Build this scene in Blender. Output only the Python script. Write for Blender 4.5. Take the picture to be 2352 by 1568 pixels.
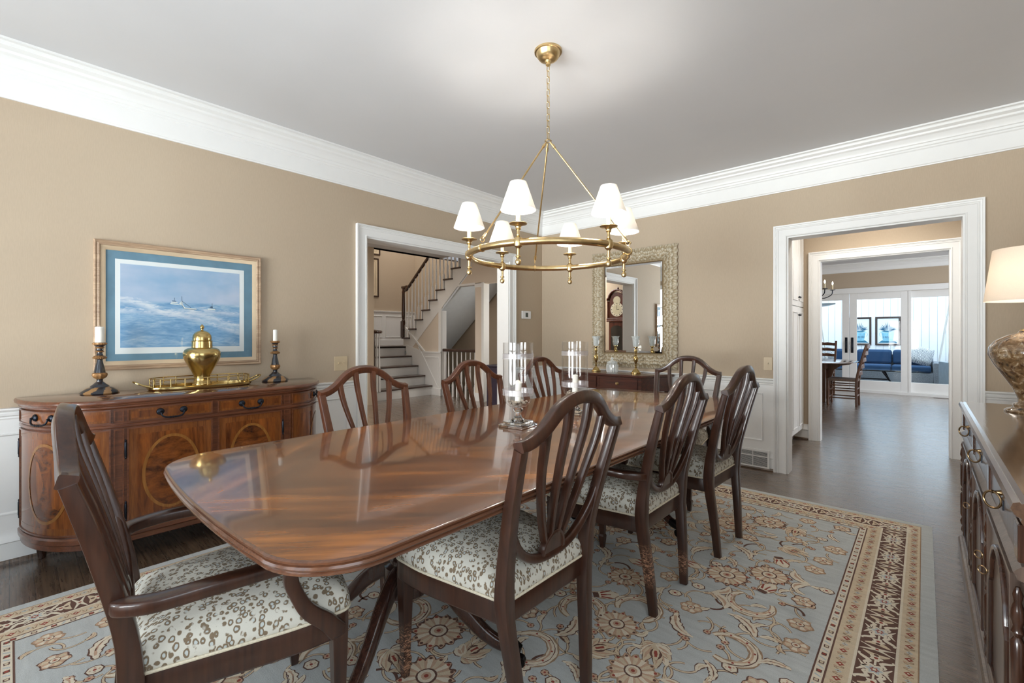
import bpy, math, random
from mathutils import Vector, Matrix
for o in list(bpy.data.objects): bpy.data.objects.remove(o, do_unlink=True)
S = bpy.context.scene
COL = S.collection
PI = math.pi
sin, cos, rad = math.sin, math.cos, math.radians
R = random.Random(7)

# ------------------------------------------------------------ camera, world, light, exposure
cd = bpy.data.cameras.new('camera'); cam = bpy.data.objects.new('camera', cd); COL.objects.link(cam)
cam.location = (0, 0, 1.23); cam.rotation_euler = (PI/2, 0, rad(42.15))
cd.sensor_width = 36; cd.lens = 36*1045/2352; cd.shift_y = -15/2352
cd.clip_start = .02; cd.clip_end = 100
S.camera = cam
S.view_settings.view_transform = 'Standard'; S.view_settings.look = 'None'
S.view_settings.gamma = 1; S.view_settings.use_curve_mapping = False
S.view_settings.exposure = 0.62
W = bpy.data.worlds.new('daylight'); S.world = W; W.use_nodes = True
bg = W.node_tree.nodes['Background']; bg.inputs[0].default_value = (.75, .86, 1, 1); bg.inputs[1].default_value = 2.0

def area(name, loc, rot, sx, sy, power, col=(1, 1, 1)):
    l = bpy.data.lights.new(name, 'AREA'); l.shape = 'RECTANGLE'; l.size = sx; l.size_y = sy
    l.energy = power; l.color = col
    o = bpy.data.objects.new(name, l); COL.objects.link(o); o.location = loc; o.rotation_euler = rot
    return o
DAY = (.92, .96, 1.0)
# daylight arriving at the window openings (front wall and right wall of the dining room are behind the camera)
area('window_and_fill_light', (-2.55, -1.66, 1.45), (-PI/2, 0, 0), 1.2, 1.7, 112, DAY)
area('window_and_fill_light', (-.75, -1.66, 1.45), (-PI/2, 0, 0), 1.2, 1.7, 112, DAY)
area('window_and_fill_light', (.76, -.35, 1.5), (0, PI/2, 0), 1.5, 1.5, 20, DAY)
# unseen light panels added outside the front windows to brighten the ceiling
area('ceiling_fill', (-1.65, -5.2, .1), (PI-rad(62), 0, 0), 6, 3, 300, (.97, .985, 1))
area('ceiling_fill', (-1.65, -9.0, .1), (PI-rad(74), 0, 0), 10, 4, 2150, (.97, .985, 1))
# stair hall: added unseen light panels below the ceilings, no windows behind them
area('window_and_fill_light', (-6.7, 1.2, 2.72), (0, 0, 0), 2.6, 3.6, 150, (1, .98, .95))
area('window_and_fill_light', (-8.6, 5.6, 5.1), (0, 0, 0), 1.8, 2.2, 46, (1, .98, .95))
area('passage_fill', (-.35, 5.5, 2.7), (0, 0, 0), .5, .5, 12, (1, .93, .84))  # added fill over the passage, no fixture there
area('window_and_fill_light', (1.95, 9.3, 1.5), (0, PI/2, 0), 1.8, 3.6, 36, (1, .96, .90))  # added fill for the breakfast room from an unseen side opening
area('understair_fill', (-4.5, 6.45, 1.5), (0, PI/2, 0), 1.0, .7, 34, (1, .95, .86))  # added unseen panel brightening the soffit and wall under the stairs
# unseen panel added over the sunroom for bluish sky light, no roof built
area('sunroom_fill', (-.6, 14.0, 3.1), (0, 0, 0), 4.5, 2.6, 54, (.80, .92, 1))

# ------------------------------------------------------------ materials
def nodes(name):
    m = bpy.data.materials.new(name); m.use_nodes = True
    nt = m.node_tree; b = nt.nodes['Principled BSDF']
    return m, nt, b
def N(nt, t, **kw):
    n = nt.nodes.new(t)
    for k, v in kw.items():
        if k in n.inputs: n.inputs[k].default_value = v
        else: setattr(n, k, v)
    return n
def L(nt, a, b): nt.links.new(a, b)
def c4(c): return (c[0], c[1], c[2], 1)
def srgb(r, g, b):
    f = lambda v: ((v/255+.055)/1.055)**2.4 if v > 10 else v/255/12.92
    return (f(r), f(g), f(b))
def ramp(nt, fac, stops, interp='LINEAR'):
    r = nt.nodes.new('ShaderNodeValToRGB'); e = r.color_ramp.elements
    r.color_ramp.interpolation = interp
    while len(e) < len(stops): e.new(.5)
    for i, (p, c) in enumerate(stops): e[i].position = p; e[i].color = c4(c)
    L(nt, fac, r.inputs[0]); return r.outputs[0]
def coords(nt, scale=(1, 1, 1), rot=(0, 0, 0), loc=(0, 0, 0), kind='Object'):
    t = nt.nodes.new('ShaderNodeTexCoord'); m = nt.nodes.new('ShaderNodeMapping')
    m.inputs['Scale'].default_value = scale; m.inputs['Rotation'].default_value = rot; m.inputs['Location'].default_value = loc
    L(nt, t.outputs[kind], m.inputs[0]); return m.outputs[0]
def noise(nt, vec, scale, detail=3, rough=.5, dist=0):
    n = N(nt, 'ShaderNodeTexNoise', Scale=scale, Detail=detail, Roughness=rough, Distortion=dist)
    L(nt, vec, n.inputs['Vector']); return n.outputs[0]
def mixc(nt, fac, a, b, mode='MIX'):
    m = nt.nodes.new('ShaderNodeMix'); m.data_type = 'RGBA'; m.blend_type = mode
    for s, v in ((0, fac), (6, a), (7, b)):
        if isinstance(v, (int, float)): m.inputs[s].default_value = v
        elif isinstance(v, tuple): m.inputs[s].default_value = c4(v)
        else: L(nt, v, m.inputs[s])
    return m.outputs[2]
def math2(nt, op, a, b=None, clamp=False):
    m = nt.nodes.new('ShaderNodeMath'); m.operation = op; m.use_clamp = clamp
    for i, v in enumerate((a, b)):
        if v is None: continue
        if isinstance(v, (int, float)): m.inputs[i].default_value = v
        else: L(nt, v, m.inputs[i])
    return m.outputs[0]
def bump(nt, b, h, strength=.2, dist=.01):
    n = N(nt, 'ShaderNodeBump', Strength=strength, Distance=dist); L(nt, h, n.inputs['Height']); L(nt, n.outputs[0], b.inputs['Normal'])
def plain(name, c, rough=.5, metal=0, var=.08, scale=12, coat=0, spec=.5, bmp=0):
    m, nt, b = nodes(name)
    v = coords(nt); f = noise(nt, v, scale, 4)
    lo = tuple(x*(1-var) for x in c); hi = tuple(min(1, x*(1+var)) for x in c)
    L(nt, ramp(nt, f, [(.3, lo), (.7, hi)]), b.inputs['Base Color'])
    b.inputs['Roughness'].default_value = rough; b.inputs['Metallic'].default_value = metal
    b.inputs['Coat Weight'].default_value = coat; b.inputs['Coat Roughness'].default_value = .12
    b.inputs['Specular IOR Level'].default_value = spec
    if bmp: bump(nt, b, f, bmp)
    return m
def wood(name, dark, light, axis='z', sc=9, rough=.3, coat=.4, streak=14, dist=.6, worn=None):
    m, nt, b = nodes(name)
    s = {'x': (1, streak, streak), 'y': (streak, 1, streak), 'z': (streak, streak, 1)}[axis]
    v = coords(nt, tuple(a*sc/9 for a in s)); f = noise(nt, v, 2.2, 5, .6, dist)
    g = noise(nt, coords(nt, tuple(a*sc/3 for a in s)), 3, 3)
    c = ramp(nt, f, [(.3, dark), (.68, light)])
    c = mixc(nt, .35, c, ramp(nt, g, [(.35, dark), (.65, light)]))
    if worn:
        z0, z1 = worn
        t = nt.nodes.new('ShaderNodeTexCoord'); sp = nt.nodes.new('ShaderNodeSeparateXYZ'); L(nt, t.outputs['Object'], sp.inputs[0])
        wn = noise(nt, coords(nt, (70, 70, 230)), 1, 4, .75)
        up = N(nt, 'ShaderNodeMapRange'); L(nt, sp.outputs[2], up.inputs[0]); up.inputs[1].default_value = z0-.03; up.inputs[2].default_value = z0+.02
        dn = N(nt, 'ShaderNodeMapRange'); L(nt, sp.outputs[2], dn.inputs[0]); dn.inputs[1].default_value = z1+.03; dn.inputs[2].default_value = z1-.02
        k = math2(nt, 'MULTIPLY', up.outputs[0], dn.outputs[0])
        k = math2(nt, 'MULTIPLY', k, math2(nt, 'MULTIPLY', math2(nt, 'SUBTRACT', wn, .49), 12, True), True)
        c = mixc(nt, k, c, srgb(176, 132, 104))
    L(nt, c, b.inputs['Base Color'])
    b.inputs['Roughness'].default_value = rough; b.inputs['Coat Weight'].default_value = coat; b.inputs['Coat Roughness'].default_value = .12
    bump(nt, b, g, .04)
    return m
def glassy(name, tint=(1, 1, 1), refl=1.45, rough=.0, dens=0.0, extra=None):
    """thin clear glass: mostly see-through, mirror-like at grazing angles"""
    m = bpy.data.materials.new(name); m.use_nodes = True; nt = m.node_tree; nt.nodes.clear()
    out = nt.nodes.new('ShaderNodeOutputMaterial'); tr = N(nt, 'ShaderNodeBsdfTransparent'); tr.inputs[0].default_value = c4(tint)
    gl = N(nt, 'ShaderNodeBsdfGlossy', Roughness=rough); gl.inputs[0].default_value = (1, 1, 1, 1)
    fr = N(nt, 'ShaderNodeLayerWeight', Blend=.5); mx = nt.nodes.new('ShaderNodeMixShader')
    f0 = ((refl-1)/(refl+1))**2
    f = math2(nt, 'ADD', math2(nt, 'MULTIPLY', math2(nt, 'POWER', fr.outputs[1], 4.0), .6), f0*.6)
    if dens: f = math2(nt, 'ADD', f, dens)
    L(nt, f, mx.inputs[0]); L(nt, tr.outputs[0], mx.inputs[1]); L(nt, gl.outputs[0], mx.inputs[2])
    last = mx.outputs[0]
    if extra:
        df = N(nt, 'ShaderNodeBsdfDiffuse'); df.inputs[0].default_value = c4(extra[0]); m2 = nt.nodes.new('ShaderNodeMixShader')
        nz = noise(nt, coords(nt, extra[2]), 1, 3)
        L(nt, math2(nt, 'MULTIPLY', nz, extra[1]*2), m2.inputs[0]); L(nt, last, m2.inputs[1]); L(nt, df.outputs[0], m2.inputs[2]); last = m2.outputs[0]
    L(nt, last, out.inputs[0]); return m
def solidglass(name, c=(1, 1, 1), rough=0.02):
    m, nt, b = nodes(name); b.inputs['Base Color'].default_value = c4(c); b.inputs['Transmission Weight'].default_value = 1
    f = noise(nt, coords(nt, (40, 40, 40)), 1, 2); L(nt, ramp(nt, f, [(0, (.96, .96, .96)), (1, (1, 1, 1))]), b.inputs['Base Color'])
    b.inputs['Roughness'].default_value = rough; b.inputs['IOR'].default_value = 1.5; return m

WHITE = plain('white_trim_paint', srgb(236, 236, 234), .42, var=.01)
CEIL = plain('ceiling_paint', srgb(212, 212, 213), .9, var=.015, scale=2)
def wallmat():
    m, nt, b = nodes('beige_wall_paint')
    f = noise(nt, coords(nt, (1, 1, 1)), 1.2, 3); w = noise(nt, coords(nt, (260, 260, 30)), 1, 2)
    c = ramp(nt, f, [(.3, srgb(183, 165, 143)), (.7, srgb(187, 170, 148))])
    L(nt, mixc(nt, .06, c, ramp(nt, w, [(.4, (.3, .24, .16)), (.6, (.6, .5, .36))])), b.inputs['Base Color'])
    b.inputs['Roughness'].default_value = .75; bump(nt, b, w, .03); return m
BEIGE = wallmat()
def floormat():
    m, nt, b = nodes('stained_oak_floor')
    v = coords(nt, (1, 1, 1))
    br = N(nt, 'ShaderNodeTexBrick', Scale=1.0); br.offset = .37; br.squash = 1
    br.inputs['Color1'].default_value = (0, 0, 0, 1); br.inputs['Color2'].default_value = (1, 1, 1, 1); br.inputs['Mortar'].default_value = (.5, .5, .5, 1)
    br.inputs['Mortar Size'].default_value = .0012; br.inputs['Brick Width'].default_value = 1.15; br.inputs['Row Height'].default_value = .083
    br.inputs['Mortar Smooth'].default_value = .1; br.inputs['Bias'].default_value = 0
    L(nt, v, br.inputs['Vector'])
    sep = nt.nodes.new('ShaderNodeSeparateColor'); L(nt, br.outputs[0], sep.inputs[0])
    tone = sep.outputs[0]
    # offset the grain per board
    cmb = nt.nodes.new('ShaderNodeCombineXYZ'); L(nt, math2(nt, 'MULTIPLY', tone, 7.3), cmb.inputs[2])
    add = nt.nodes.new('ShaderNodeVectorMath'); add.operation = 'ADD'; L(nt, v, add.inputs[0]); L(nt, cmb.outputs[0], add.inputs[1])
    mp = nt.nodes.new('ShaderNodeMapping'); mp.inputs['Scale'].default_value = (2.2, 26, 1); L(nt, add.outputs[0], mp.inputs[0])
    g = noise(nt, mp.outputs[0], 1.6, 4, .6, 1.4)
    wv = N(nt, 'ShaderNodeTexWave', Scale=1.3, Distortion=9.0, Detail=3.0); wv.bands_direction = 'Y'; mp2 = nt.nodes.new('ShaderNodeMapping'); mp2.inputs['Scale'].default_value = (1.2, 14, 1)
    L(nt, add.outputs[0], mp2.inputs[0]); L(nt, mp2.outputs[0], wv.inputs['Vector'])
    c = ramp(nt, g, [(.25, srgb(58, 44, 34)), (.5, srgb(98, 78, 61)), (.8, srgb(130, 106, 84))])
    c = mixc(nt, .30, c, ramp(nt, wv.outputs[1], [(.2, srgb(48, 35, 27)), (.7, srgb(112, 89, 70))]))
    c = mixc(nt, math2(nt, 'MULTIPLY', tone, .35), c, srgb(70, 54, 42))
    c = mixc(nt, br.outputs[1], c, srgb(30, 22, 17))
    L(nt, c, b.inputs['Base Color'])
    L(nt, math2(nt, 'ADD', math2(nt, 'MULTIPLY', g, .16), .20), b.inputs['Roughness']); b.inputs['Coat Weight'].default_value = 1; b.inputs['Coat Roughness'].default_value = .27
    h = math2(nt, 'SUBTRACT', g, math2(nt, 'MULTIPLY', br.outputs[1], 1.0)); bump(nt, b, h, .03, .003)
    return m
FLOOR = floormat()
OFFW = plain('off_white_hall_paint', srgb(220, 207, 190), .7, var=.01)
CHAIRW = wood('dark_mahogany_chair_wood', srgb(38, 21, 15), srgb(70, 41, 28), 'z', 7, .3, .35)
WORN1 = wood('scratched_mahogany_front_leg', srgb(38, 21, 15), srgb(70, 41, 28), 'z', 7, .35, .2, worn=(.02, .17))
WORN2 = wood('scratched_mahogany_back_leg', srgb(38, 21, 15), srgb(70, 41, 28), 'z', 7, .35, .2, worn=(.15, .29))
WORN3 = wood('chipped_mahogany_back_leg', srgb(38, 21, 15), srgb(70, 41, 28), 'z', 7, .35, .2, worn=(.07, .13))
LEFTW = wood('warm_mahogany_chair_wood', srgb(54, 28, 20), srgb(100, 58, 37), 'z', 7, .3, .35)
DARKW = wood('dark_table_base_wood', srgb(38, 22, 19), srgb(72, 44, 34), 'z', 8, .22, .6)
CONSW = wood('console_walnut', srgb(44, 22, 18), srgb(92, 46, 32), 'x', 10, .3, .5)
CABW = wood('grey_brown_oak', srgb(70, 56, 50), srgb(118, 98, 86), 'z', 10, .3, .5)
CABT = wood('oak_top', srgb(78, 58, 46), srgb(110, 84, 66), 'y', 10, .12, .8)
CABD = wood('dark_spindle_wood', srgb(40, 24, 20), srgb(86, 54, 38), 'z', 8, .2, .6)
SBW = wood('sideboard_mahogany', srgb(66, 36, 25), srgb(122, 72, 46), 'y', 9, .28, .5)
SBTOP = wood('sideboard_top_mahogany', srgb(74, 44, 30), srgb(104, 66, 44), 'y', 9, .10, .9)
TREAD = wood('dark_stair_oak', srgb(52, 36, 30), srgb(84, 62, 52), 'y', 8, .3, .3)
KITW = wood('rustic_brown_wood', srgb(56, 34, 25), srgb(108, 70, 47), 'z', 8, .35, .3)
def crotch(name, d, l, scale=(1, 1, 1), rough=.16, coat=.8, rot=0):
    m, nt, b = nodes(name)
    v = coords(nt, scale, (0, 0, rot)); big = noise(nt, v, 1.6, 4, .55, 1.6); fine = noise(nt, coords(nt, tuple(s*8 for s in scale)), 2, 4, .6, .4)
    c = ramp(nt, big, [(.30, d), (.5, tuple((a+q)/2 for a, q in zip(d, l))), (.72, l)])
    c = mixc(nt, .22, c, ramp(nt, fine, [(.3, d), (.7, l)]))
    L(nt, c, b.inputs['Base Color']); b.inputs['Roughness'].default_value = rough
    b.inputs['Coat Weight'].default_value = coat; b.inputs['Coat Roughness'].default_value = .03; return m
def tabletop_mat():
    m, nt, b = nodes('flame_mahogany_tabletop')
    t = nt.nodes.new('ShaderNodeTexCoord'); sp = nt.nodes.new('ShaderNodeSeparateXYZ'); L(nt, t.outputs['Object'], sp.inputs[0])
    cb_ = nt.nodes.new('ShaderNodeCombineXYZ'); L(nt, math2(nt, 'ABSOLUTE', sp.outputs[0]), cb_.inputs[0]); L(nt, sp.outputs[1], cb_.inputs[1])
    def lay(rot, sc, k, dist):
        m0 = nt.nodes.new('ShaderNodeMapping'); m0.inputs['Rotation'].default_value = (0, 0, rot); L(nt, cb_.outputs[0], m0.inputs[0])
        mp = nt.nodes.new('ShaderNodeMapping'); mp.inputs['Scale'].default_value = sc; L(nt, m0.outputs[0], mp.inputs[0]); return noise(nt, mp.outputs[0], k, 2.2, .5, dist)
    big = lay(rad(-52), (1.1, 4.2, 1), 1.5, .25); mid = lay(rad(-46), (1.6, 17, 1), 1.5, .1); fine = lay(rad(-50), (7, 110, 1), 2, 0)
    f = math2(nt, 'ADD', math2(nt, 'MULTIPLY', big, .55), math2(nt, 'ADD', math2(nt, 'MULTIPLY', mid, .33), math2(nt, 'MULTIPLY', fine, .12)))
    c = ramp(nt, f, [(.36, srgb(72, 36, 14)), (.50, srgb(112, 62, 24)), (.64, srgb(168, 100, 38))])
    L(nt, c, b.inputs['Base Color']); b.inputs['Roughness'].default_value = .24; b.inputs['Coat Weight'].default_value = .85; b.inputs['Coat Roughness'].default_value = .055; return m
TABLE = tabletop_mat()
TEDGE = wood('table_edge_mahogany', srgb(78, 48, 34), srgb(106, 68, 46), 'y', 9, .24, .6)
FLAME = crotch('flame_veneer', srgb(58, 26, 14), srgb(150, 84, 34), (9, 9, 1.3), .22, .5)
OVALV = crotch('oval_crotch_veneer', srgb(48, 22, 12), srgb(138, 76, 30), (5, 5, 9), .22, .5)
BAND = wood('oval_inlay_band', srgb(118, 74, 30), srgb(150, 100, 46), 'z', 12, .25, .5)
CROSSV = wood('crossband_veneer', srgb(84, 44, 20), srgb(136, 80, 36), 'z', 14, .25, .5)
BRASS = plain('aged_brass', srgb(208, 182, 134), .30, 1, .12, 30)
BRASSP = plain('polished_brass', srgb(200, 174, 116), .20, 1, .1, 8)
IRON = plain('black_iron', srgb(40, 44, 52), .38, .85, .2, 60)
BLACKM = plain('black_gold_metal', srgb(20, 18, 18), .25, .4, .2, 20)
BRONZE = plain('dark_bronze', srgb(150, 124, 92), .3, 1, .2, 40)
CANDLE = plain('candle_wax', srgb(240, 238, 228), .5, var=.02)
SLEEVE = plain('ivory_sleeve', srgb(245, 232, 196), .5, var=.02)
ALMOND = plain('almond_plastic', srgb(204, 184, 152), .4, var=.01)
WPLAST = plain('white_plastic', srgb(235, 235, 235), .35, var=.01)
SCREEN = plain('dark_screen', srgb(70, 78, 74), .2, var=.05)
NAVYC = plain('plum_dark_wood', srgb(52, 44, 62), .4, var=.15)
NAVY = plain('navy_cushion_fabric', srgb(26, 62, 98), .9, var=.12, scale=60, bmp=.2)
WICK = plain('grey_wicker', srgb(120, 130, 140), .8, var=.35, scale=90, bmp=.6)
MESHW = plain('white_metal', srgb(225, 230, 232), .35, .2, .03)
BEAD = plain('white_board_paint', srgb(226, 234, 240), .5, var=.02)
GLASST = glassy('thin_glass', (.97, .985, .98), 1.25)
PICG = glassy('picture_glass', (1, 1, 1), 1.30)
HGLASS = glassy('hurricane_glass', (.975, .975, .975), 1.5, .02, .0)
FROST = glassy('cut_glass_band', (.95, .93, .95), 1.6, .2, .12, extra=((.9, .88, .9), .17, (500, 500, 4)))
FLUTE = glassy('fluted_glass', (.93, .95, .95), 1.6, .05, .10, extra=((.86, .9, .9), .35, (150, 150, 5)))
CRYS = solidglass('lead_crystal')
def mirror():
    m, nt, b = nodes('mirror_silver'); b.inputs['Base Color'].default_value = (.9, .91, .91, 1)
    f = noise(nt, coords(nt), 2, 2); L(nt, ramp(nt, f, [(0, (.90, .91, .91)), (1, (.92, .93, .93))]), b.inputs['Base Color'])
    b.inputs['Metallic'].default_value = 1; b.inputs['Roughness'].default_value = .005; return m
MIRR = mirror()
def shademat(name, c, tw=.5):
    m = bpy.data.materials.new(name); m.use_nodes = True; nt = m.node_tree; nt.nodes.clear()
    out = nt.nodes.new('ShaderNodeOutputMaterial'); d = N(nt, 'ShaderNodeBsdfDiffuse'); t = N(nt, 'ShaderNodeBsdfTranslucent')
    col = ramp(nt, noise(nt, coords(nt, (300, 300, 300)), 1, 2), [(.3, tuple(x*.96 for x in c)), (.7, c)])
    L(nt, col, d.inputs[0]); L(nt, col, t.inputs[0]); mx = nt.nodes.new('ShaderNodeMixShader'); mx.inputs[0].default_value = tw
    L(nt, d.outputs[0], mx.inputs[1]); L(nt, t.outputs[0], mx.inputs[2]); L(nt, mx.outputs[0], out.inputs[0]); return m
SHADE = shademat('white_linen_shade', (.92, .90, .87), .40)
SHADE2 = shademat('cream_lampshade', (.90, .84, .76), .42)
def emis(name, c, s):
    m, nt, b = nodes(name); b.inputs['Emission Color'].default_value = c4(c); b.inputs['Emission Strength'].default_value = s
    f = noise(nt, coords(nt), 3, 1); L(nt, ramp(nt, f, [(0, c), (1, c)]), b.inputs['Base Color']); return m
BULB = emis('lit_bulb', (1, .86, .62), 14)
def leopard():
    m, nt, b = nodes('leopard_print_fabric')
    v0 = coords(nt, (1, 1, 1)); warp = N(nt, 'ShaderNodeTexNoise', Scale=48.0, Detail=2.0); L(nt, v0, warp.inputs['Vector'])
    sc = nt.nodes.new('ShaderNodeVectorMath'); sc.operation = 'SCALE'; sc.inputs[3].default_value = .009; L(nt, warp.outputs[1], sc.inputs[0])
    ad = nt.nodes.new('ShaderNodeVectorMath'); ad.operation = 'ADD'; L(nt, v0, ad.inputs[0]); L(nt, sc.outputs[0], ad.inputs[1])
    mp = nt.nodes.new('ShaderNodeMapping'); mp.inputs['Scale'].default_value = (1, .85, .55); L(nt, ad.outputs[0], mp.inputs[0])
    vo = N(nt, 'ShaderNodeTexVoronoi', Scale=76.0, Randomness=.85); L(nt, mp.outputs[0], vo.inputs['Vector'])
    br = noise(nt, v0, 85, 2)
    d = math2(nt, 'ADD', vo.outputs[0], math2(nt, 'MULTIPLY', math2(nt, 'SUBTRACT', br, .5), .16))
    cream, brown, pale = srgb(205, 202, 191), srgb(122, 105, 84), srgb(186, 192, 190)
    ring = ramp(nt, d, [(0, pale), (.22, pale), (.27, brown), (.43, brown), (.50, cream), (1, cream)])
    gap = noise(nt, v0, 44, 1)
    c = mixc(nt, math2(nt, 'MULTIPLY', math2(nt, 'SUBTRACT', gap, .60), 14, True), ring, cream)
    L(nt, c, b.inputs['Base Color']); b.inputs['Roughness'].default_value = .85
    bump(nt, b, noise(nt, v0, 500, 1), .15, .002); return m
LEO = leopard()
PIPING = plain('cream_piping', srgb(214, 204, 182), .8, var=.12, scale=200)

# ------------------------------------------------------------ mesh building
class MB:
    def __init__(s): s.v = []; s.f = []; s.m = []
    def add(s, vs, fs, m=0):
        n = len(s.v); s.v += [tuple(p) for p in vs]
        for f in fs: s.f.append(tuple(i+n for i in f)); s.m.append(m)
        return s
    def box(s, x0, x1, y0, y1, z0, z1, m=0):
        return s.add([(x, y, z) for x in (x0, x1) for y in (y0, y1) for z in (z0, z1)],
                     [(0, 1, 3, 2), (4, 6, 7, 5), (0, 4, 5, 1), (2, 3, 7, 6), (0, 2, 6, 4), (1, 5, 7, 3)], m)
    def cbox(s, c, d, m=0): return s.box(c[0]-d[0]/2, c[0]+d[0]/2, c[1]-d[1]/2, c[1]+d[1]/2, c[2]-d[2]/2, c[2]+d[2]/2, m)
    def rings(s, rs, m=0, cap0=True, cap1=True, closed=True, loop=False):
        k = len(rs[0]); vs = [p for r in rs for p in r]; fs = []
        seq = range(len(rs)) if loop else range(len(rs)-1)
        for i in seq:
            a, b = i*k, ((i+1) % len(rs))*k
            for j in range(k if closed else k-1):
                q = (j+1) % k; fs.append((a+j, a+q, b+q, b+j))
        if cap0 and not loop: fs.append(tuple(range(k))[::-1])
        if cap1 and not loop: fs.append(tuple((len(rs)-1)*k+j for j in range(k)))
        return s.add(vs, fs, m)
    def lathe(s, prof, c=(0, 0, 0), n=28, m=0, flute=0, fn=0, cap0=True, cap1=True):
        rs = []
        for r, z in prof:
            rs.append([(c[0]+(max(r, 1e-5)*(1+flute*cos(fn*2*PI*i/n)))*cos(2*PI*i/n), c[1]+(max(r, 1e-5)*(1+flute*cos(fn*2*PI*i/n)))*sin(2*PI*i/n), c[2]+z) for i in range(n)])
        return s.rings(rs, m, cap0, cap1)
    def tube(s, pts, r, n=10, m=0, loop=False):
        P = [Vector(p) for p in pts]; k = len(P); rr = r if isinstance(r, (list, tuple)) else [r]*k
        rs = []; up = None
        for i in range(k):
            a = P[(i-1) % k] if loop or i else P[0]; b = P[(i+1) % k] if loop or i < k-1 else P[-1]
            t = (b-a).normalized()
            if up is None: up = Vector((0, 0, 1)) if abs(t.z) < .9 else Vector((1, 0, 0))
            x = t.cross(up).normalized(); y = x.cross(t).normalized(); up = y
            rs.append([tuple(P[i]+x*rr[i]*cos(2*PI*j/n)+y*rr[i]*sin(2*PI*j/n)) for j in range(n)])
        return s.rings(rs, m, loop=loop)
    def sweep(s, pts, wid, thk, nrm, m=0, rnd=.25, loop=False):
        """bar of rounded rectangular section; thk is measured along nrm, wid across it"""
        P = [Vector(p) for p in pts]; k = len(P); rs = []
        W_ = wid if isinstance(wid, (list, tuple)) else [wid]*k; T_ = thk if isinstance(thk, (list, tuple)) else [thk]*k
        for i in range(k):
            a = P[(i-1) % k] if loop or i else P[0]; b = P[(i+1) % k] if loop or i < k-1 else P[-1]
            t = (b-a).normalized(); nn = Vector(nrm(P[i]) if callable(nrm) else nrm)
            x = t.cross(nn).normalized(); y = x.cross(t).normalized()
            w, h = W_[i]/2, T_[i]/2; e = rnd*min(w, h)
            sec = [(w, h-e), (w-e*.3, h-e*.3), (w-e, h), (-w+e, h), (-w+e*.3, h-e*.3), (-w, h-e), (-w, -h+e), (-w+e*.3, -h+e*.3), (-w+e, -h), (w-e, -h), (w-e*.3, -h+e*.3), (w, -h+e)]
            rs.append([tuple(P[i]+x*u+y*v) for u, v in sec])
        return s.rings(rs, m, loop=loop)
    def prism(s, poly, f3, a, b, m=0):
        """polygon (u,v) extruded between depth a and b, f3(u,v,w)->xyz"""
        k = len(poly); vs = [f3(u, v, a) for u, v in poly]+[f3(u, v, b) for u, v in poly]
        fs = [tuple(range(k))[::-1], tuple(range(k, 2*k))]+[(i, (i+1) % k, k+(i+1) % k, k+i) for i in range(k)]
        return s.add(vs, fs, m)
    def mitre(s, path, prof, f3, closed, m=0):
        """moulding: path of (u,v) corners, prof of (outward offset, height); f3(u,v,h)->xyz"""
        k = len(path); rs = []
        for i in range(k):
            p = Vector(path[i]); dirs = []
            if closed or i: q = Vector(path[(i-1) % k]); dirs.append((p-q).normalized())
            if closed or i < k-1: q = Vector(path[(i+1) % k]); dirs.append((q-p).normalized())
            ns = [Vector((d.y, -d.x)) for d in dirs]
            n = ns[0] if len(ns) == 1 else (ns[0]+ns[1])/(1+ns[0].dot(ns[1]))
            rs.append([f3(p.x+n.x*o, p.y+n.y*o, h) for o, h in prof])
        return s.rings(rs, m, not closed, not closed, True, closed)
    def obj(s, name, mats, parent=None, loc=None, rot=None, smooth=35, bevel=0, label=None):
        me = bpy.data.meshes.new(name); me.from_pydata(s.v, [], s.f); me.update()
        mats = mats if isinstance(mats, (list, tuple)) else [mats]
        for mt in mats: me.materials.append(mt)
        if len(mats) > 1: me.polygons.foreach_set('material_index', s.m)
        import bmesh
        bm = bmesh.new(); bm.from_mesh(me); bmesh.ops.recalc_face_normals(bm, faces=bm.faces); bm.to_mesh(me); bm.free()
        if smooth:
            me.polygons.foreach_set('use_smooth', [True]*len(me.polygons)); me.set_sharp_from_angle(angle=rad(smooth))
        o = bpy.data.objects.new(name, me); COL.objects.link(o)
        if loc: o.location = loc
        if rot: o.rotation_euler = rot
        if parent: o.parent = parent
        if bevel:
            b = o.modifiers.new('bevel', 'BEVEL'); b.width = bevel; b.segments = 2; b.limit_method = 'ANGLE'; b.angle_limit = rad(50)
        if label: o['label'] = label
        return o
def thing(name, label, cat, loc=(0, 0, 0), rz=0, group=None):
    o = bpy.data.objects.new(name, None); COL.objects.link(o); o.empty_display_size = .1
    o.location = loc; o.rotation_euler = (0, 0, rz); o['label'] = label; o['category'] = cat
    if group: o['group'] = group
    return o
def tag(o, label, cat, group=None, kind=None):
    o['label'] = label; o['category'] = cat
    if group: o['group'] = group
    if kind: o['kind'] = kind
    return o
def struct(o, label=None):
    o['kind'] = 'structure'
    if label: o['label'] = label
    return o
def clone(root, loc, rz, label, group=None):
    r = root.copy(); COL.objects.link(r); r.location = loc; r.rotation_euler = (0, 0, rz); r['label'] = label
    if group: r['group'] = group
    def rec(src, dst):
        for ch in list(src.children):
            c = ch.copy(); COL.objects.link(c); c.parent = dst; rec(ch, c)
    rec(root, r); return r
def empty_part(name, parent):
    o = bpy.data.objects.new(name, None); COL.objects.link(o); o.parent = parent; o.empty_display_size = .05; return o
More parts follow.
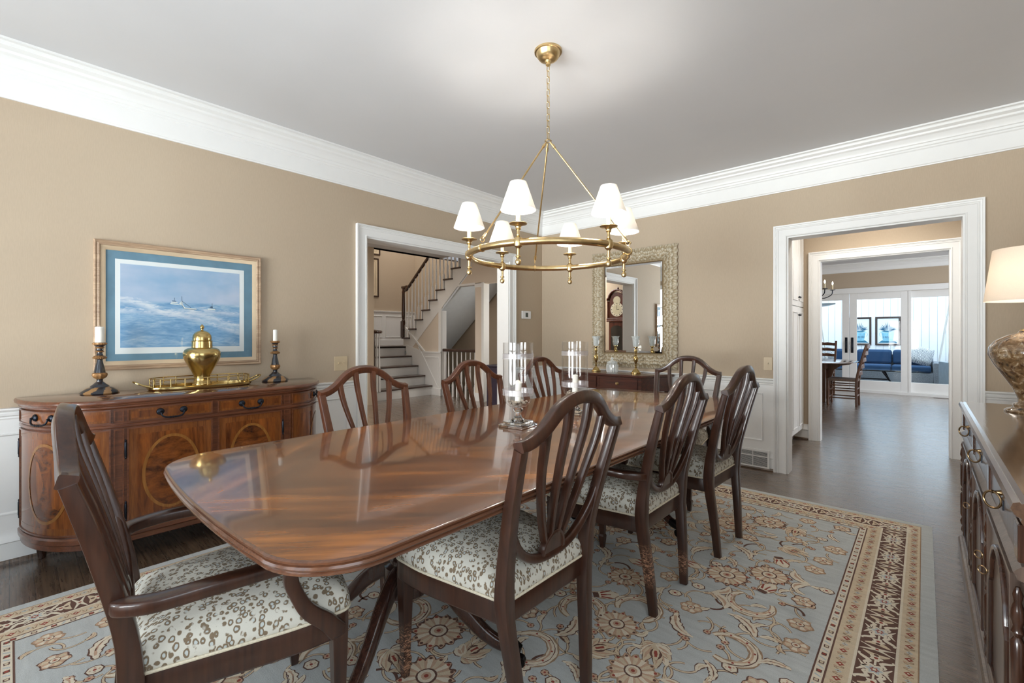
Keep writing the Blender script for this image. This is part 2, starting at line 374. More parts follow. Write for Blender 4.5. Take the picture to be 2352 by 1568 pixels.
def spline(pts, n=6):
    """Catmull-Rom through points"""
    P = [Vector(p) for p in pts]; out = []
    for i in range(len(P)-1):
        p0 = P[i-1] if i else P[0]*2-P[1]; p1 = P[i]; p2 = P[i+1]; p3 = P[i+2] if i+2 < len(P) else P[-1]*2-P[-2]
        for k in range(n):
            t = k/n; out.append(.5*((2*p1)+(-p0+p2)*t+(2*p0-5*p1+4*p2-p3)*t*t+(-p0+3*p1-3*p2+p3)*t**3))
    out.append(P[-1]); return [tuple(p) for p in out]
def lerp(a, b, t): return a+(b-a)*t
def table_fn(tab):
    def f(x):
        if x <= tab[0][0]: return tab[0][1]
        for (a, u), (b, v) in zip(tab, tab[1:]):
            if x <= b: return lerp(u, v, (x-a)/(b-a))
        return tab[-1][1]
    return f

# ------------------------------------------------------------ room
XL, YB, XR, YN, ZC = -3.662, 4.626, .72, -1.6, 2.775
struct(MB().box(-10, 2.2, -2.2, 16.2, -.1, 0).obj('floor', FLOOR, smooth=0), 'dark stained oak strip floor')
def cbx(name, m, *boxes, label=None, kind=True, parent=None):
    b = MB()
    for q in boxes: b.box(*q)
    o = b.obj(name, m, parent, smooth=0)
    if kind: struct(o, label)
    return o
cbx('ceiling', CEIL, (XL-.1, 2.2, YN-.15, 12.45, ZC, ZC+.1), (-7.35, XL-.1, -1.2, 5.85, ZC, ZC+.1), label='flat pale grey ceiling')
cbx('ceiling', CEIL, (-9.9, -7.2, 2, 7.2, 5.2, 5.3), (-7.35, -7.2, 2, 7.2, ZC, 5.2), (-7.35, -3.8, 5.85, 7.2, 5.2, 5.3), label='high ceiling over the stairwell')
# left wall with cased opening to the stair hall
OL0, OL1, OH = 2.12, 3.99, 2.10
cbx('wall_left', BEIGE, (XL-.18, XL, YN, OL0, 0, ZC), (XL-.18, XL, OL1, YB, 0, ZC), (XL-.18, XL, OL0, OL1, OH, ZC), label='beige dining room wall with the picture')
OB0, OB1 = -.90, .22
cbx('wall_back', BEIGE, (XL-.18, OB0, YB, YB+.15, 0, ZC), (OB1, 2.2, YB, YB+.15, 0, ZC), (OB0, OB1, YB, YB+.15, OH, ZC), label='beige dining room wall with the mirror')
cbx('wall_right', BEIGE, (XR, XR+.12, .4, YB, 0, ZC), (XR, XR+.12, YN, -1.1, 0, ZC), (XR, XR+.12, -1.1, .4, 0, .75), (XR, XR+.12, -1.1, .4, 2.25, ZC))
cbx('wall_front', BEIGE, (XL, -3.15, YN-.12, YN, 0, ZC), (-1.95, -1.35, YN-.12, YN, 0, ZC), (-.15, XR+.12, YN-.12, YN, 0, ZC), (-3.15, -1.95, YN-.12, YN, 0, .6), (-1.35, -.15, YN-.12, YN, 0, .6), (-3.15, -1.95, YN-.12, YN, 2.3, ZC), (-1.35, -.15, YN-.12, YN, 2.3, ZC))
# windows behind the camera
def window(name, f3, u0, u1, v0, v1):
    b = MB()
    def q(a, c, d, e, h0=-.02, h1=.03): b.prism([(a, d), (c, d), (c, e), (a, e)], f3, h0, h1)
    q(u0-.1, u0, v0-.1, v1+.1); q(u1, u1+.1, v0-.1, v1+.1); q(u0, u1, v1, v1+.1); q(u0, u1, v0-.1, v0, -.02, .06)
    um, vm = (u0+u1)/2, (v0+v1)/2
    q(u0, u1, vm-.025, vm+.025, -.05, -.02); q(um-.012, um+.012, v0, v1, -.05, -.02)
    for t in (.25, .75): q(u0, u1, lerp(v0, v1, t)-.01, lerp(v0, v1, t)+.01, -.05, -.02)
    o = struct(b.obj(name, WHITE, smooth=0))
    g = MB(); g.prism([(u0, v0), (u1, v0), (u1, v1), (u0, v1)], f3, -.040, -.036); g.obj('window_pane', GLASST, o, smooth=0)
window('window_1', lambda u, v, w: (u, YN+w, v), -3.15, -1.95, .6, 2.3)
window('window_2', lambda u, v, w: (u, YN+w, v), -1.35, -.15, .6, 2.3)
window('window_3', lambda u, v, w: (XR-w, u, v), -1.1, .4, .75, 2.25)

# crown, rails, casings
CROWN = [(0, 2.501), (.012, 2.501), (.014, 2.509), (.020, 2.514), (.020, 2.622), (.028, 2.630), (.028, 2.640), (.036, 2.646), (.038, 2.662), (.046, 2.668), (.047, 2.674), (.055, 2.692), (.068, 2.708), (.084, 2.717), (.088, 2.730), (.098, 2.735), (.112, 2.742), (.112, 2.757), (.118, 2.762), (.140, 2.763), (.140, 2.776), (0, 2.776)]
def run(b, prof, axis, w, a, c, sgn, m=0):
    """straight moulding: prof (out,z); axis 'y' = runs along y on plane x=w (out = +sgn x)"""
    if axis == 'y': b.prism(prof, lambda u, v, t: (w+sgn*u, t, v), a, c, m)
    else: b.prism(prof, lambda u, v, t: (t, w+sgn*u, v), a, c, m)
b = MB(); run(b, CROWN, 'y', XL, YN, YB, 1); run(b, CROWN, 'x', YB, XL, XR, -1); run(b, CROWN, 'y', XR, YN, YB, -1); run(b, CROWN, 'x', YN, XL, XR, 1)
struct(b.obj('trim_1', WHITE, smooth=20), 'deep white stepped crown moulding')
RAIL = [(0, .775), (.010, .775), (.014, .782), (.012, .790), (.022, .797), (.024, .808), (.016, .815), (.028, .823), (.034, .828), (.034, .836), (0, .838)]
BASE = [(0, 0), (.018, 0), (.018, .112), (.024, .118), (.020, .135), (.014, .15), (.010, .172), (.010, .18), (0, .18)]
SHOE = [(.016, 0), (.034, 0), (.034, .010), (.028, .020), (.018, .024)]
def wains(name, axis, w, a, c, sgn, panels, base=True, label=None):
    b = MB(); run(b, RAIL, axis, w, a, c, sgn); fr = .009
    def bx(u0, u1, z0, z1, d0=0, d1=fr):
        if axis == 'y': b.box(min(w+sgn*d0, w+sgn*d1), max(w+sgn*d0, w+sgn*d1), u0, u1, z0, z1)
        else: b.box(u0, u1, min(w+sgn*d0, w+sgn*d1), max(w+sgn*d0, w+sgn*d1), z0, z1)
    bx(a, c, .17, .78, 0, .003); bx(a, c, .70, .778); bx(a, c, .17, .262)
    edges = [a]+[e for p in panels for e in p]+[c]
    for i in range(0, len(edges), 2): bx(edges[i], edges[i+1], .262, .70)
    for p0, p1 in panels:
        f3 = (lambda u, v, h: (w+sgn*h, u, v)) if axis == 'y' else (lambda u, v, h: (u, w+sgn*h, v))
        b.mitre([(p0, .262), (p1, .262), (p1, .70), (p0, .70)], [(0, fr), (-.002, fr+.005), (-.008, fr+.004), (-.014, .005), (-.014, .003), (0, .003)], f3, True)
    o = struct(b.obj(name, WHITE, smooth=20), label)
    return o
wains('trim_2', 'y', XL, YN, OL0-.10, 1, [(-1.5, -.55), (-.45, .42), (.52, 1.2), (1.28, 1.94)], label='white panelled wainscot with chair rail on the left wall')
wains('trim_3', 'y', XL, OL1+.10, YB, 1, [(OL1+.17, YB-.09)])
wains('trim_4', 'x', YB, XL, OB0-.10, -1, [(-3.57, -2.93), (-2.83, -1.98), (-1.88, -1.09)], label='white panelled wainscot under the mirror')
wains('trim_5', 'x', YB, OB1+.10, XR, -1, [(.38, .66)])
wains('trim_6', 'y', XR, .5, YB, -1, [(.6, 1.8), (1.9, 3.1), (3.2, 4.5)])
def basebd(name, parts, shoe=True):
    b = MB(); s = MB()
    for ax, w, a, c, sg in parts: run(b, BASE, ax, w, a, c, sg); run(s, SHOE, ax, w, a, c, sg)
    o = struct(b.obj(name, WHITE, smooth=20)); s.obj('shoe_moulding', FLOOR, o, smooth=20)
basebd('baseboard_left', [('y', XL, YN, OL0-.10, 1), ('y', XL, OL1+.10, YB, 1)])
basebd('baseboard_back', [('x', YB, XL, OB0-.10, -1), ('x', YB, OB1+.10, XR, -1)])
basebd('baseboard_right', [('y', XR, YN, YB, -1)])
basebd('baseboard_front', [('x', YN, XL, XR, 1)])
CAS = [(0, 0), (0, .014), (.004, .018), (.010, .018), (.012, .014), (.060, .016), (.064, .020), (.070, .020), (.074, .017), (.078, .021), (.086, .023), (.088, .030), (.100, .032), (.100, 0)]
def casing(name, f3, a, c, top, depth, label=None, back=True):
    """f3(u, v, h): u along the wall, v up, h out of the wall on the dining side; wall thickness = depth"""
    b = MB(); path = [(a, 0), (a, top), (c, top), (c, 0)]
    prof = [(-o, h) for o, h in CAS]
    b.mitre(path, prof, f3, False)
    if back: b.mitre(path, [(-o, -depth-h) for o, h in CAS], f3, False)
    J = .012
    for q in ([(a, 0), (a+J, 0), (a+J, top-J), (a, top)], [(c, 0), (c, top), (c-J, top-J), (c-J, 0)], [(a, top), (a+J, top-J), (c-J, top-J), (c, top)]):
        b.prism(q, f3, .002, -depth-.002)
    return struct(b.obj(name, WHITE, smooth=20), label)
casing('trim_7', lambda u, v, h: (XL+h, u, v), OL0, OL1, OH, .18, 'white casing around the opening to the stair hall')
casing('trim_8', lambda u, v, h: (u, YB-h, v), OB0, OB1, OH, .15, 'white casing around the opening to the pantry passage')
# pantry passage, second opening, breakfast room
Y2 = 6.30
cbx('wall_passage', BEIGE, (-1.75, OB0, Y2, Y2+.12, 0, ZC), (OB1-.02, 2.2, Y2, Y2+.12, 0, ZC), (OB0, OB1-.02, Y2, Y2+.12, OH-.01, ZC), label='beige wall beyond the pantry passage')
cbx('wall_passage', BEIGE, (-1.75, -1.66, YB+.15, Y2, 0, ZC), (1.25, 1.35, YB+.15, Y2, 0, ZC))
casing('trim_9', lambda u, v, h: (u, Y2-h, v), OB0, OB1-.02, OH-.01, .12, 'white casing around the opening to the breakfast room')
basebd('baseboard_passage', [('x', Y2, -1.15, OB0-.10, -1)])
YF = 12.3
cbx('wall_breakfast', BEIGE, (-5.0, -1.95, YF, YF+.15, 0, ZC), (1.1, 2.2, YF, YF+.15, 0, ZC), (-1.95, 1.1, YF, YF+.15, 2.14, ZC), label='beige breakfast room wall over the glass doors')
cbx('wall_breakfast', BEIGE, (-5.1, -5.0, Y2, YF, 0, ZC), (2.0, 2.1, Y2, 7.3, 0, ZC), (2.0, 2.1, 11.3, YF, 0, ZC), (2.0, 2.1, 7.3, 11.3, 0, .4), (2.0, 2.1, 7.3, 11.3, 2.5, ZC), (-5.1, -1.75, Y2, Y2+.12, 0, ZC))
b = MB(); CR2 = [(u*1.15, ZC-(ZC-z)*.68) for u, z in CROWN]; run(b, CR2, 'x', YF, -5, 2, -1); run(b, CR2, 'y', 2.0, Y2+.12, YF, -1)
b.box(-2.05, 1.2, YF-.025, YF, 2.135, 2.24); b.box(-2.05, 1.2, YF-.035, YF, 2.225, 2.245)
struct(b.obj('trim_10', WHITE, smooth=20), 'white crown moulding and head trim over the glass doors')

# french doors
def doorleaf(name, x0, x1, st, z0=.045, z1=2.139, gz0=.255, gz1=1.995, y=YF+.03, label=None):
    b = MB()
    b.box(x0, x0+st, y, y+.045, z0, z1); b.box(x1-st, x1, y, y+.045, z0, z1); b.box(x0+st, x1-st, y, y+.045, gz1, z1); b.box(x0+st, x1-st, y, y+.045, z0, gz0)
    o = struct(b.obj(name, WHITE, smooth=0, bevel=.004), label)
    MB().box(x0+st, x1-st, y+.02, y+.026, gz0, gz1).obj('door_pane', GLASST, o, smooth=0); return o
d1 = doorleaf('door_1', -1.90, -1.212, .125, label='white glazed door, left leaf of the pair')
d2 = doorleaf('door_2', -1.206, -.22, .13, label='white glazed door, right leaf of the pair')
d3 = doorleaf('door_3', -.21, .95, .02, z1=2.139, y=YF+.085, label='white fixed glass panel beside the doors')
for d, x in ((d1, -1.262), (d2, -1.156)):
    h = MB(); h.box(x-.022, x+.022, YF+.018, YF+.03, .84, 1.175); h.tube(spline([(x, YF+.02, .90), (x-.0, YF-.02, .93), (x, YF-.025, 1.0), (x, YF-.02, 1.06), (x, YF+.02, 1.09)], 4), .008, 8)
    h.obj('door_handle', IRON, d, bevel=.006)
b = MB(); b.box(-1.95, 1.1, YF, YF+.15, 0, .045); b.box(-1.95, -1.90, YF, YF+.15, 0, 2.14); b.box(.95, 1.1, YF, YF+.15, 0, 2.14); b.box(-.235, -.195, YF+.02, YF+.14, 0, 2.14)
struct(b.obj('trim_11', WHITE, smooth=0))
# sunroom
b = MB(); YS = 15.5
b.box(-4, 3.2, YS, YS+.1, 0, 3.2); b.box(3.1, 3.2, YF+.15, YS, 0, 3.2); b.box(-4.1, -4, YF+.15, YS, 0, 3.2)
k = 0; x = -3.95
while x < 3.1: b.box(x, x+.006, YS-.003, YS, 0, 3.2, 1); x += .15; k += 1
struct(b.obj('wall_sunroom', [BEAD, plain('board_groove', srgb(150, 165, 178), .6)], smooth=0), 'white vertical board wall of the sunroom')

# ------------------------------------------------------------ stair hall
HX = XL-.18
cbx('wall_hall', BEIGE, (-9.85, -9.7, 2.0, 7.2, 0, 5.2), (-9.7, -7.2, 4.2, 4.32, 0, 5.2), (-9.85, -3.8, 7.0, 7.15, 0, 5.2), label='beige stair hall wall hung with framed prints')
cbx('wall_hall', BEIGE, (-7.35, HX, -.13, -.01, 0, ZC), (-7.45, -7.35, -.1, 2.0, 0, ZC), (-9.7, -7.35, 1.9, 2.0, 0, 3.2), (-9.85, -9.7, 1.9, 4.2, 0, 5.2), label='beige stair hall wall behind the tall clock')
# wainscot on the far stair wall above the landing
b = MB(); LZ = .98
b.prism([(-9.7, LZ+.80), (-9.672, LZ+.80), (-9.666, LZ+.83), (-9.7, LZ+.835)], lambda u, v, t: (u, t, v), 4.32, 7.0)
b.box(-9.7, -9.692, 4.32, 7, LZ, LZ+.80)
for p0, p1 in ((4.40, 5.15), (5.27, 6.02), (6.14, 6.9)):
    b.mitre([(p0, LZ+.2), (p1, LZ+.2), (p1, LZ+.70), (p0, LZ+.70)], [(0, 0), (0, .010), (.006, .014), (.012, .010), (.018, 0)], lambda u, v, h: (-9.692+h, u, v), True)
b.box(-9.7, -9.675, 4.32, 7, LZ, LZ+.13)
struct(b.obj('trim_12', WHITE, smooth=20), 'white panelled wainscot above the stair landing')
# staircase
YS0, YS1, RI, RU = 4.40, 5.86, .196, .238
st = thing('staircase', 'white staircase with dark treads turning back over itself past a landing', 'staircase', (-7.5, YS1, 0))
ox, oy = -7.5, YS1
def SW(b, x0, x1, y0, y1, z0, z1, m=0): b.box(x0-ox, x1-ox, y0-oy, y1-oy, z0, z1, m)
rb = MB()
for k in range(5):
    xf = -7.53-RU*k
    t = MB(); y0 = YS0-(.05 if k else .28)
    SW(t, xf-RU-.01, xf+.03, y0, YS1-.01, RI*(k+1)-.03, RI*(k+1)); 
    if k == 4: SW(t, -9.69, xf+.03, YS0, 7.0, LZ-.03, LZ)
    t.obj('tread', TREAD, st, bevel=.008)
    SW(rb, xf-RU, xf, y0+.03, YS1-.012, RI*k, RI*(k+1)-.03)
rb.box(-9.69-ox, -8.5-ox, YS0-oy, 6.98-oy, .3, LZ-.031)
rb.obj('riser', WHITE, st, smooth=0)
# return flight climbing back towards the room
XN = -8.55
r2 = MB(); tr2 = []
for k in range(9):
    xa = XN+RU*k; z = LZ+RI*(k+1)
    t = MB(); SW(t, xa-.03, xa+RU+.01, YS1-.035, 6.98, z-.03, z); t.obj('tread', TREAD, st, bevel=.008)
    SW(r2, xa, xa+.02, YS1+.002, 6.97, z-RI, z-.03)
# stringer face: saw-tooth polygon
pts = [(XN, LZ)]
for k in range(9):
    xa = XN+RU*k; z = LZ+RI*(k+1)-.03; pts += [(xa, z), (xa+RU, z)]
xe, ze = pts[-1]; slope = RI/RU
pts += [(xe+.02, ze-.245), (XN+.32, ze-.245-slope*(xe+.02-XN-.32)), (XN-.02, LZ-.13), (XN-.02, LZ)]
r2.prism([(u-ox, v) for u, v in pts], lambda u, v, t: (u, t, v), .0, .03)
r2.obj('stringer', WHITE, st, smooth=0)
# soffit under the return flight
so = MB(); za = LZ-.22; so.add([(XN+.15-ox, .02, za), (xe+.3-ox, .02, za+slope*(xe+.3-XN-.15)), (xe+.3-ox, 1.10, za+slope*(xe+.3-XN-.15)), (XN+.15-ox, 1.10, za),
       (XN+.15-ox, .02, za+.05), (xe+.3-ox, .02, za+.05+slope*(xe+.3-XN-.15)), (xe+.3-ox, 1.10, za+.05+slope*(xe+.3-XN-.15)), (XN+.15-ox, 1.10, za+.05)],
      [(0, 1, 2, 3), (4, 7, 6, 5), (0, 4, 5, 1), (1, 5, 6, 2), (2, 6, 7, 3), (3, 7, 4, 0)]); so.obj('soffit', BEAD, st, smooth=0)
BALP = [(.016, 0), (.016, .20), (.010, .215), (.017, .235), (.010, .255), (.017, .30), (.018, .34), (.013, .52), (.009, .80)]
def baluster(b, x, y, z0, z1, m=0):
    h = z1-z0; b.box(x-.016, x+.016, y-.016, y+.016, z0, z0+.22*h/.8)
    b.lathe([(r, q*h/.8) for r, q in BALP[1:]], (x, y, z0), 8, m)
def railz(x): return 2.15+slope*(x-(XN+.06))
for k in range(9):
    for j in (0, 1):
        x = XN+RU*k+.07+.118*j; zt = LZ+RI*(k+1)
        bb = MB(); baluster(bb, x-ox, .012, zt, railz(x)+.0); bb.obj('baluster', WHITE, st)
NEW = [(.045, .0), (.045, .28), (.030, .30), (.042, .34), (.028, .37), (.040, .42), (.040, .50), (.030, .95), (.036, .97), (.026, 1.0), (.026, 1.06)]
nw = MB(); nw.box(XN+.0-ox-.045, XN+.0-ox+.045, -.045, .045, LZ+RI, LZ+RI+.36); nw.lathe([(r, z) for r, z in NEW[2:]], (XN-ox, 0, LZ+RI+.03), 16); nw.obj('newel_post', CABD, st)
hr = MB(); path = spline([(XN-.06-ox, .01, 2.285), (XN+.05-ox, .01, 2.285), (XN+.13-ox, .01, 2.30), (XN+.24-ox, .01, railz(XN+.24)+.03), (xe-ox, .01, railz(xe)+.03)], 5)
hr.sweep(path, .06, .055, (0, 1, 0), rnd=.7)
hr.obj('handrail', CABD, st)
# first-flight left balustrade with volute
lb = MB(); yl = YS0+.02
for a in range(7):
    th = a/7*2*PI*.8; bb = MB(); x, y = -7.40+.10*cos(th)-ox, yl+.02+.10*sin(th)-oy; baluster(bb, x, y, RI, 1.27); bb.obj('baluster', WHITE, st)
vn = MB(); vn.lathe([(.03, 0), (.03, .25), (.02, .28), (.03, .34), (.02, .38), (.022, .7), (.018, 1.08)], (-7.40-ox, yl+.02-oy, RI), 14); vn.obj('newel_post', CABD, st)
vh = MB(); vp = [(-7.40-ox+.13*cos(t)*(1-.05*t), yl+.02-oy+.13*sin(t)*(1-.05*t), 1.285) for t in [PI*1.5-i*PI/8 for i in range(13)]]
vh.tube(vp+spline([(-7.62-ox, yl-oy, 1.33), (-7.8-ox, yl-oy, 1.46), (-8.55-ox, yl-oy, 1.46+.75*slope)], 4), .028, 10); vh.lathe([(.09, 0), (.10, .02), (.09, .04)], (-7.40-ox, yl+.02-oy, 1.255), 18); vh.obj('handrail', CABD, st)
for k in range(4):
    for j in (0, 1):
        bb = MB(); x = -7.68-RU*k-.118*j; baluster(bb, x-ox, yl-oy, RI*(k+2 if False else k+1)+.0, 1.36+slope*(-7.62-x)); bb.obj('baluster', WHITE, st)
# wall under the flight, openings to the basement stair
def undz(x): return LZ-.085+slope*(x-XN-.2)
b = MB()
def wy(poly, y0=YS1+.005, y1=YS1+.125, m=0): b.prism(poly, lambda u, v, t: (u, t, v), y0, y1, m)
xo = -7.30
wy([(XN, 0), (xo, 0), (xo, undz(xo)+.02), (XN+.1, undz(XN+.1)), (XN, undz(XN))])
b.box(-6.24, -6.02, YS1+.005, YS1+.125, 0, 2.20); wy([(-6.69, 2.18), (-3.8, 2.18), (-3.8, 3.5), (-6.35, 3.5), (-6.35, 2.45)])
wy([(xo, undz(xo)-.06), (-6.80, 2.20), (-6.80, 2.5), (xo, undz(xo)+.02)])
struct(b.obj('wall_understair', OFFW, smooth=0), 'beige wall under the upper flight with openings to the basement stair')
b = MB()
b.box(-7.315, -7.235, YS1-.008, YS1+.135, 0, 1.78); b.box(-6.245, -6.015, YS1-.006, YS1+.135, 2.12, 2.19); b.box(-6.80, -6.24, YS1-.006, YS1+.135, 2.17, 2.21)
b.box(-6.06, -6.0, YS1-.008, YS1+.135, 0, 2.2); b.box(-6.25, -6.0, YS1-.012, YS1, 0, .15)
# raked wainscot below
wp = [(-8.35, .0), (-7.235, 0), (-7.235, .86), (-7.74, .86), (-8.45, 1.02)]
b.prism(wp, lambda u, v, t: (u, t, v), YS1-.004, YS1+.004)
b.prism([(-7.235, .86), (-7.235, .89), (-7.76, .89), (-8.44, 1.40), (-8.46, 1.36), (-7.77, .855)], lambda u, v, t: (u, t, v), YS1-.02, YS1+.01)
b.mitre([(-7.32, .16), (-7.32, .76), (-7.75, .76)], [(0, 0), (.006, .012), (.016, .010), (.020, 0)], lambda u, v, h: (u, YS1-.004-h, v), False)
b.prism([(-7.32, .16), (-7.345, .16), (-8.0, .98), (-7.97, .98)], lambda u, v, t: (u, t, v), YS1-.016, YS1)
b.box(-8.0, -7.235, YS1-.02, YS1, 0, .14)
struct(b.obj('trim_13', WHITE, smooth=20), 'white raked panelling beside the lower stair flight')
bl = thing('basement_balustrade', 'short level balustrade with dark rail and white balusters guarding the basement stair', 'railing', (-6.75, YS1+.06, 0))
h = MB(); h.sweep([(-.52, 0, .925), (.51, 0, .925)], .06, .055, (0, 1, 0), rnd=.6); h.obj('handrail', TREAD, bl)
for i in range(8):
    q = MB(); baluster(q, -.45+.128*i, 0, 0, .90); q.obj('baluster', WHITE, bl)

# ------------------------------------------------------------ rug (pattern is inlaid pile, part of the rug's mesh)
FIELD, CREAM, TAN, PEACH, BROWN, RED, PALE, OLIVE = range(8)
def ruffle(name, c, v=.10):
    m, nt, b = nodes(name); f = noise(nt, coords(nt, (2, 14, 1)), 3, 4, .6); g = noise(nt, coords(nt), 420, 1)
    lo = tuple(x*(1-v) for x in c); hi = tuple(x*(1+v) for x in c)
    L(nt, mixc(nt, .25, ramp(nt, f, [(.3, lo), (.7, hi)]), ramp(nt, g, [(.3, tuple(x*.6 for x in c)), (.7, tuple(min(1, x*1.3) for x in c))])), b.inputs['Base Color'])
    b.inputs['Roughness'].default_value = .95; b.inputs['Specular IOR Level'].default_value = .2; bump(nt, b, g, .4, .003); return m
RUGM = [ruffle('rug_blue_grey_wool', srgb(196, 200, 199)), ruffle('rug_cream_wool', srgb(232, 220, 200), .06), ruffle('rug_tan_wool', srgb(218, 200, 172)), ruffle('rug_peach_wool', srgb(206, 172, 146)),
        ruffle('rug_brown_wool', srgb(112, 84, 74)), ruffle('rug_red_wool', srgb(162, 84, 72)), ruffle('rug_pale_blue_wool', srgb(196, 202, 200)), ruffle('rug_light_brown_wool', srgb(170, 142, 116))]
RX0, RX1, RY0, RY1 = -3.03, .04, -.33, 3.94
rug = MB(); RZ = .009; rug.box(RX0, RX1, RY0, RY1, 0, RZ, FIELD)
rr = random.Random(3)
zc_n = [0]
def zl(k):
    return RZ+.00035*k+(zc_n[0] % 17)*1.6e-5
def jit(a): return (rr.random()-.5)*2*a
def rpoly(pts, k, m): zc_n[0] += 1; rug.add([(x, y, zl(k)) for x, y in pts], [tuple(range(len(pts)))], m)
def rstrip(pts, wid, k, m, j=.0019):
    zc_n[0] += 1; P = [Vector(p) for p in pts]; n = len(P); vs = []
    for i in range(n):
        t = (P[min(i+1, n-1)]-P[max(i-1, 0)]); t = t.normalized() if t.length > 1e-9 else Vector((1, 0)); q = Vector((-t.y, t.x))
        w = wid(i/(n-1)) if callable(wid) else wid
        a, c = P[i]+q*(w/2+jit(j)), P[i]-q*(w/2+jit(j)); vs += [(a.x, a.y, zl(k)), (c.x, c.y, zl(k))]
    rug.add(vs, [(2*i, 2*i+1, 2*i+3, 2*i+2) for i in range(n-1)], m)
def star(x, y, rfn, k, m, n=20, a0=0): rpoly([(x+rfn(2*PI*i/n)*cos(2*PI*i/n+a0)*(1+jit(.05)), y+rfn(2*PI*i/n)*sin(2*PI*i/n+a0)*(1+jit(.05))) for i in range(n)], k, m)
def tf(x, y, a, s): return lambda u, v: (x+s*(u*cos(a)-v*sin(a)), y+s*(u*sin(a)+v*cos(a)))
def leaf(x, y, a, ln, w, curve, k=1, fill=CREAM, edge=BROWN, core=PEACH):
    T = tf(x, y, a, 1); pts = [T(ln*t, curve*ln*sin(t*PI*.9)) for t in [i/9 for i in range(10)]]
    wf = lambda q: (lambda t: max(.001, sin(PI*min(1, t*.93+.05))**.8*q))
    rstrip(pts, wf(w+.007), k, edge); rstrip(pts, wf(w), k+1, fill)
    pts2 = [T(ln*(.2+.65*t), curve*ln*sin((.2+.65*t)*PI*.9)-.1*w) for t in [i/6 for i in range(7)]]
    rstrip(pts2, lambda t: w*.30*sin(PI*(.1+.85*t)), k+2, core)
def acanthus(x, y, a, ln, sgn, k=1):
    T = tf(x, y, a, ln); sp = lambda t: (t*.95-.1*t*t*t, sgn*(.55*t-.62*t*t)*(1+.3*t))
    pts = [T(*sp(i/14)) for i in range(15)]
    rstrip(pts, lambda t: ln*(.26*sin(PI*min(1, .08+t*.9))**.9*(1+.16*sin(t*34))+.012), k, BROWN); rstrip(pts, lambda t: ln*(.22*sin(PI*min(1, .07+t*.9))**.9*(1+.22*sin(t*34))), k+1, CREAM)
    q = [T(*[c*1.0 for c in sp(.12+.75*i/9)]) for i in range(10)]; rstrip(q, lambda t: ln*.055*(1-t*.6), k+2, PEACH); rstrip(q[2:8], ln*.012, k+3, BROWN)
def cscroll(x, y, a, r, sgn, k=1):
    T = tf(x, y, a, r); pts = [T(cos(t), sgn*sin(t)) for t in [-.5+i*4.6/22 for i in range(23)]]
    rstrip(pts, lambda t: r*(.50*sin(PI*(.06+.88*t))**.6)+.006, k, OLIVE); rstrip(pts, lambda t: r*(.42*sin(PI*(.06+.88*t))**.7*(1+.14*sin(50*t))), k+1, CREAM)
    pin = [T(.90*cos(t), .90*sgn*sin(t)) for t in [-.2+i*3.9/16 for i in range(17)]]; rstrip(pin, lambda t: r*.10*sin(PI*(.1+.8*t)), k+2, PEACH)
    po = [T(1.09*cos(t), 1.09*sgn*sin(t)) for t in [0+i*3.6/16 for i in range(17)]]; rstrip(po, r*.035, k+3, BROWN)
    for i in range(5):
        t = .3+i*.75; p = T(.97*cos(t), .97*sgn*sin(t)); star(p[0], p[1], lambda q: r*.055, k+4, RED, 7)
def rosette(x, y, r, n=12, k=1, big=True, a0=0):
    star(x, y, lambda t: r*(1.0+.10*cos(n*t))+.004, k, BROWN if rr.random() < .5 else OLIVE, n*6, a0); star(x, y, lambda t: r*(.97+.13*cos(n*t)), k+1, PEACH, n*6, a0)
    for i in range(n):
        t = a0+2*PI*i/n; rstrip([(x+r*q*cos(t), y+r*q*sin(t)) for q in (.30, .5, .7, .88)], lambda u: r*(3.4/n)*(.35+.65*u), k+2, CREAM if i % 2 else TAN)
        if big:
            p = (x+r*.94*cos(t), y+r*.94*sin(t)); star(p[0], p[1], lambda q: r*.075, k+3, RED if i % 3 == 0 else BROWN, 6)
    star(x, y, lambda t: r*.40, k+3, BROWN, 14); star(x, y, lambda t: r*.33, k+4, CREAM, 14); star(x, y, lambda t: r*.20, k+5, PEACH, 10); star(x, y, lambda t: r*.09, k+6, RED, 8)
def palmette(x, y, a, s, k=1):
    T = tf(x, y, a, s)
    for i, t in enumerate([-1.5, -1.0, -.55, .55, 1.0, 1.5, -2.3, 2.3, 0]):
        ln = (.52, .68, .86, .86, .68, .52, .4, .4, 1.0)[i]*s; leaf(x-.1*s*cos(a), y-.1*s*sin(a), a+t*.62, ln, .27*s, .05*(-1 if t < 0 else 1), k+(i % 3), fill=CREAM if i % 2 else TAN)
    e = [T(.05+.52*t, 0) for t in [i/8 for i in range(9)]]
    rstrip(e, lambda t: s*.34*sin(PI*(.08+.86*t)), k+4, BROWN); rstrip(e, lambda t: s*.20*sin(PI*(.15+.72*t)), k+5, TAN); rstrip(e[2:7], lambda t: s*.08, k+6, RED)
def diamond(x, y, a, s, k=1):
    for q, kk, m in ((s+.005, k, BROWN), (s, k+1, CREAM), (s*.25, k+2, RED)):
        rpoly([(x+q*(1+.12*(i % 2))*cos(a+i*PI/4), y+q*(1-.1*(i % 2))*sin(a+i*PI/4)) for i in range(8)], kk, m)
    for i in range(4): star(x+s*.55*cos(a+i*PI/2), y+s*.55*sin(a+i*PI/2), lambda t: s*.16, k+2, PEACH, 6)
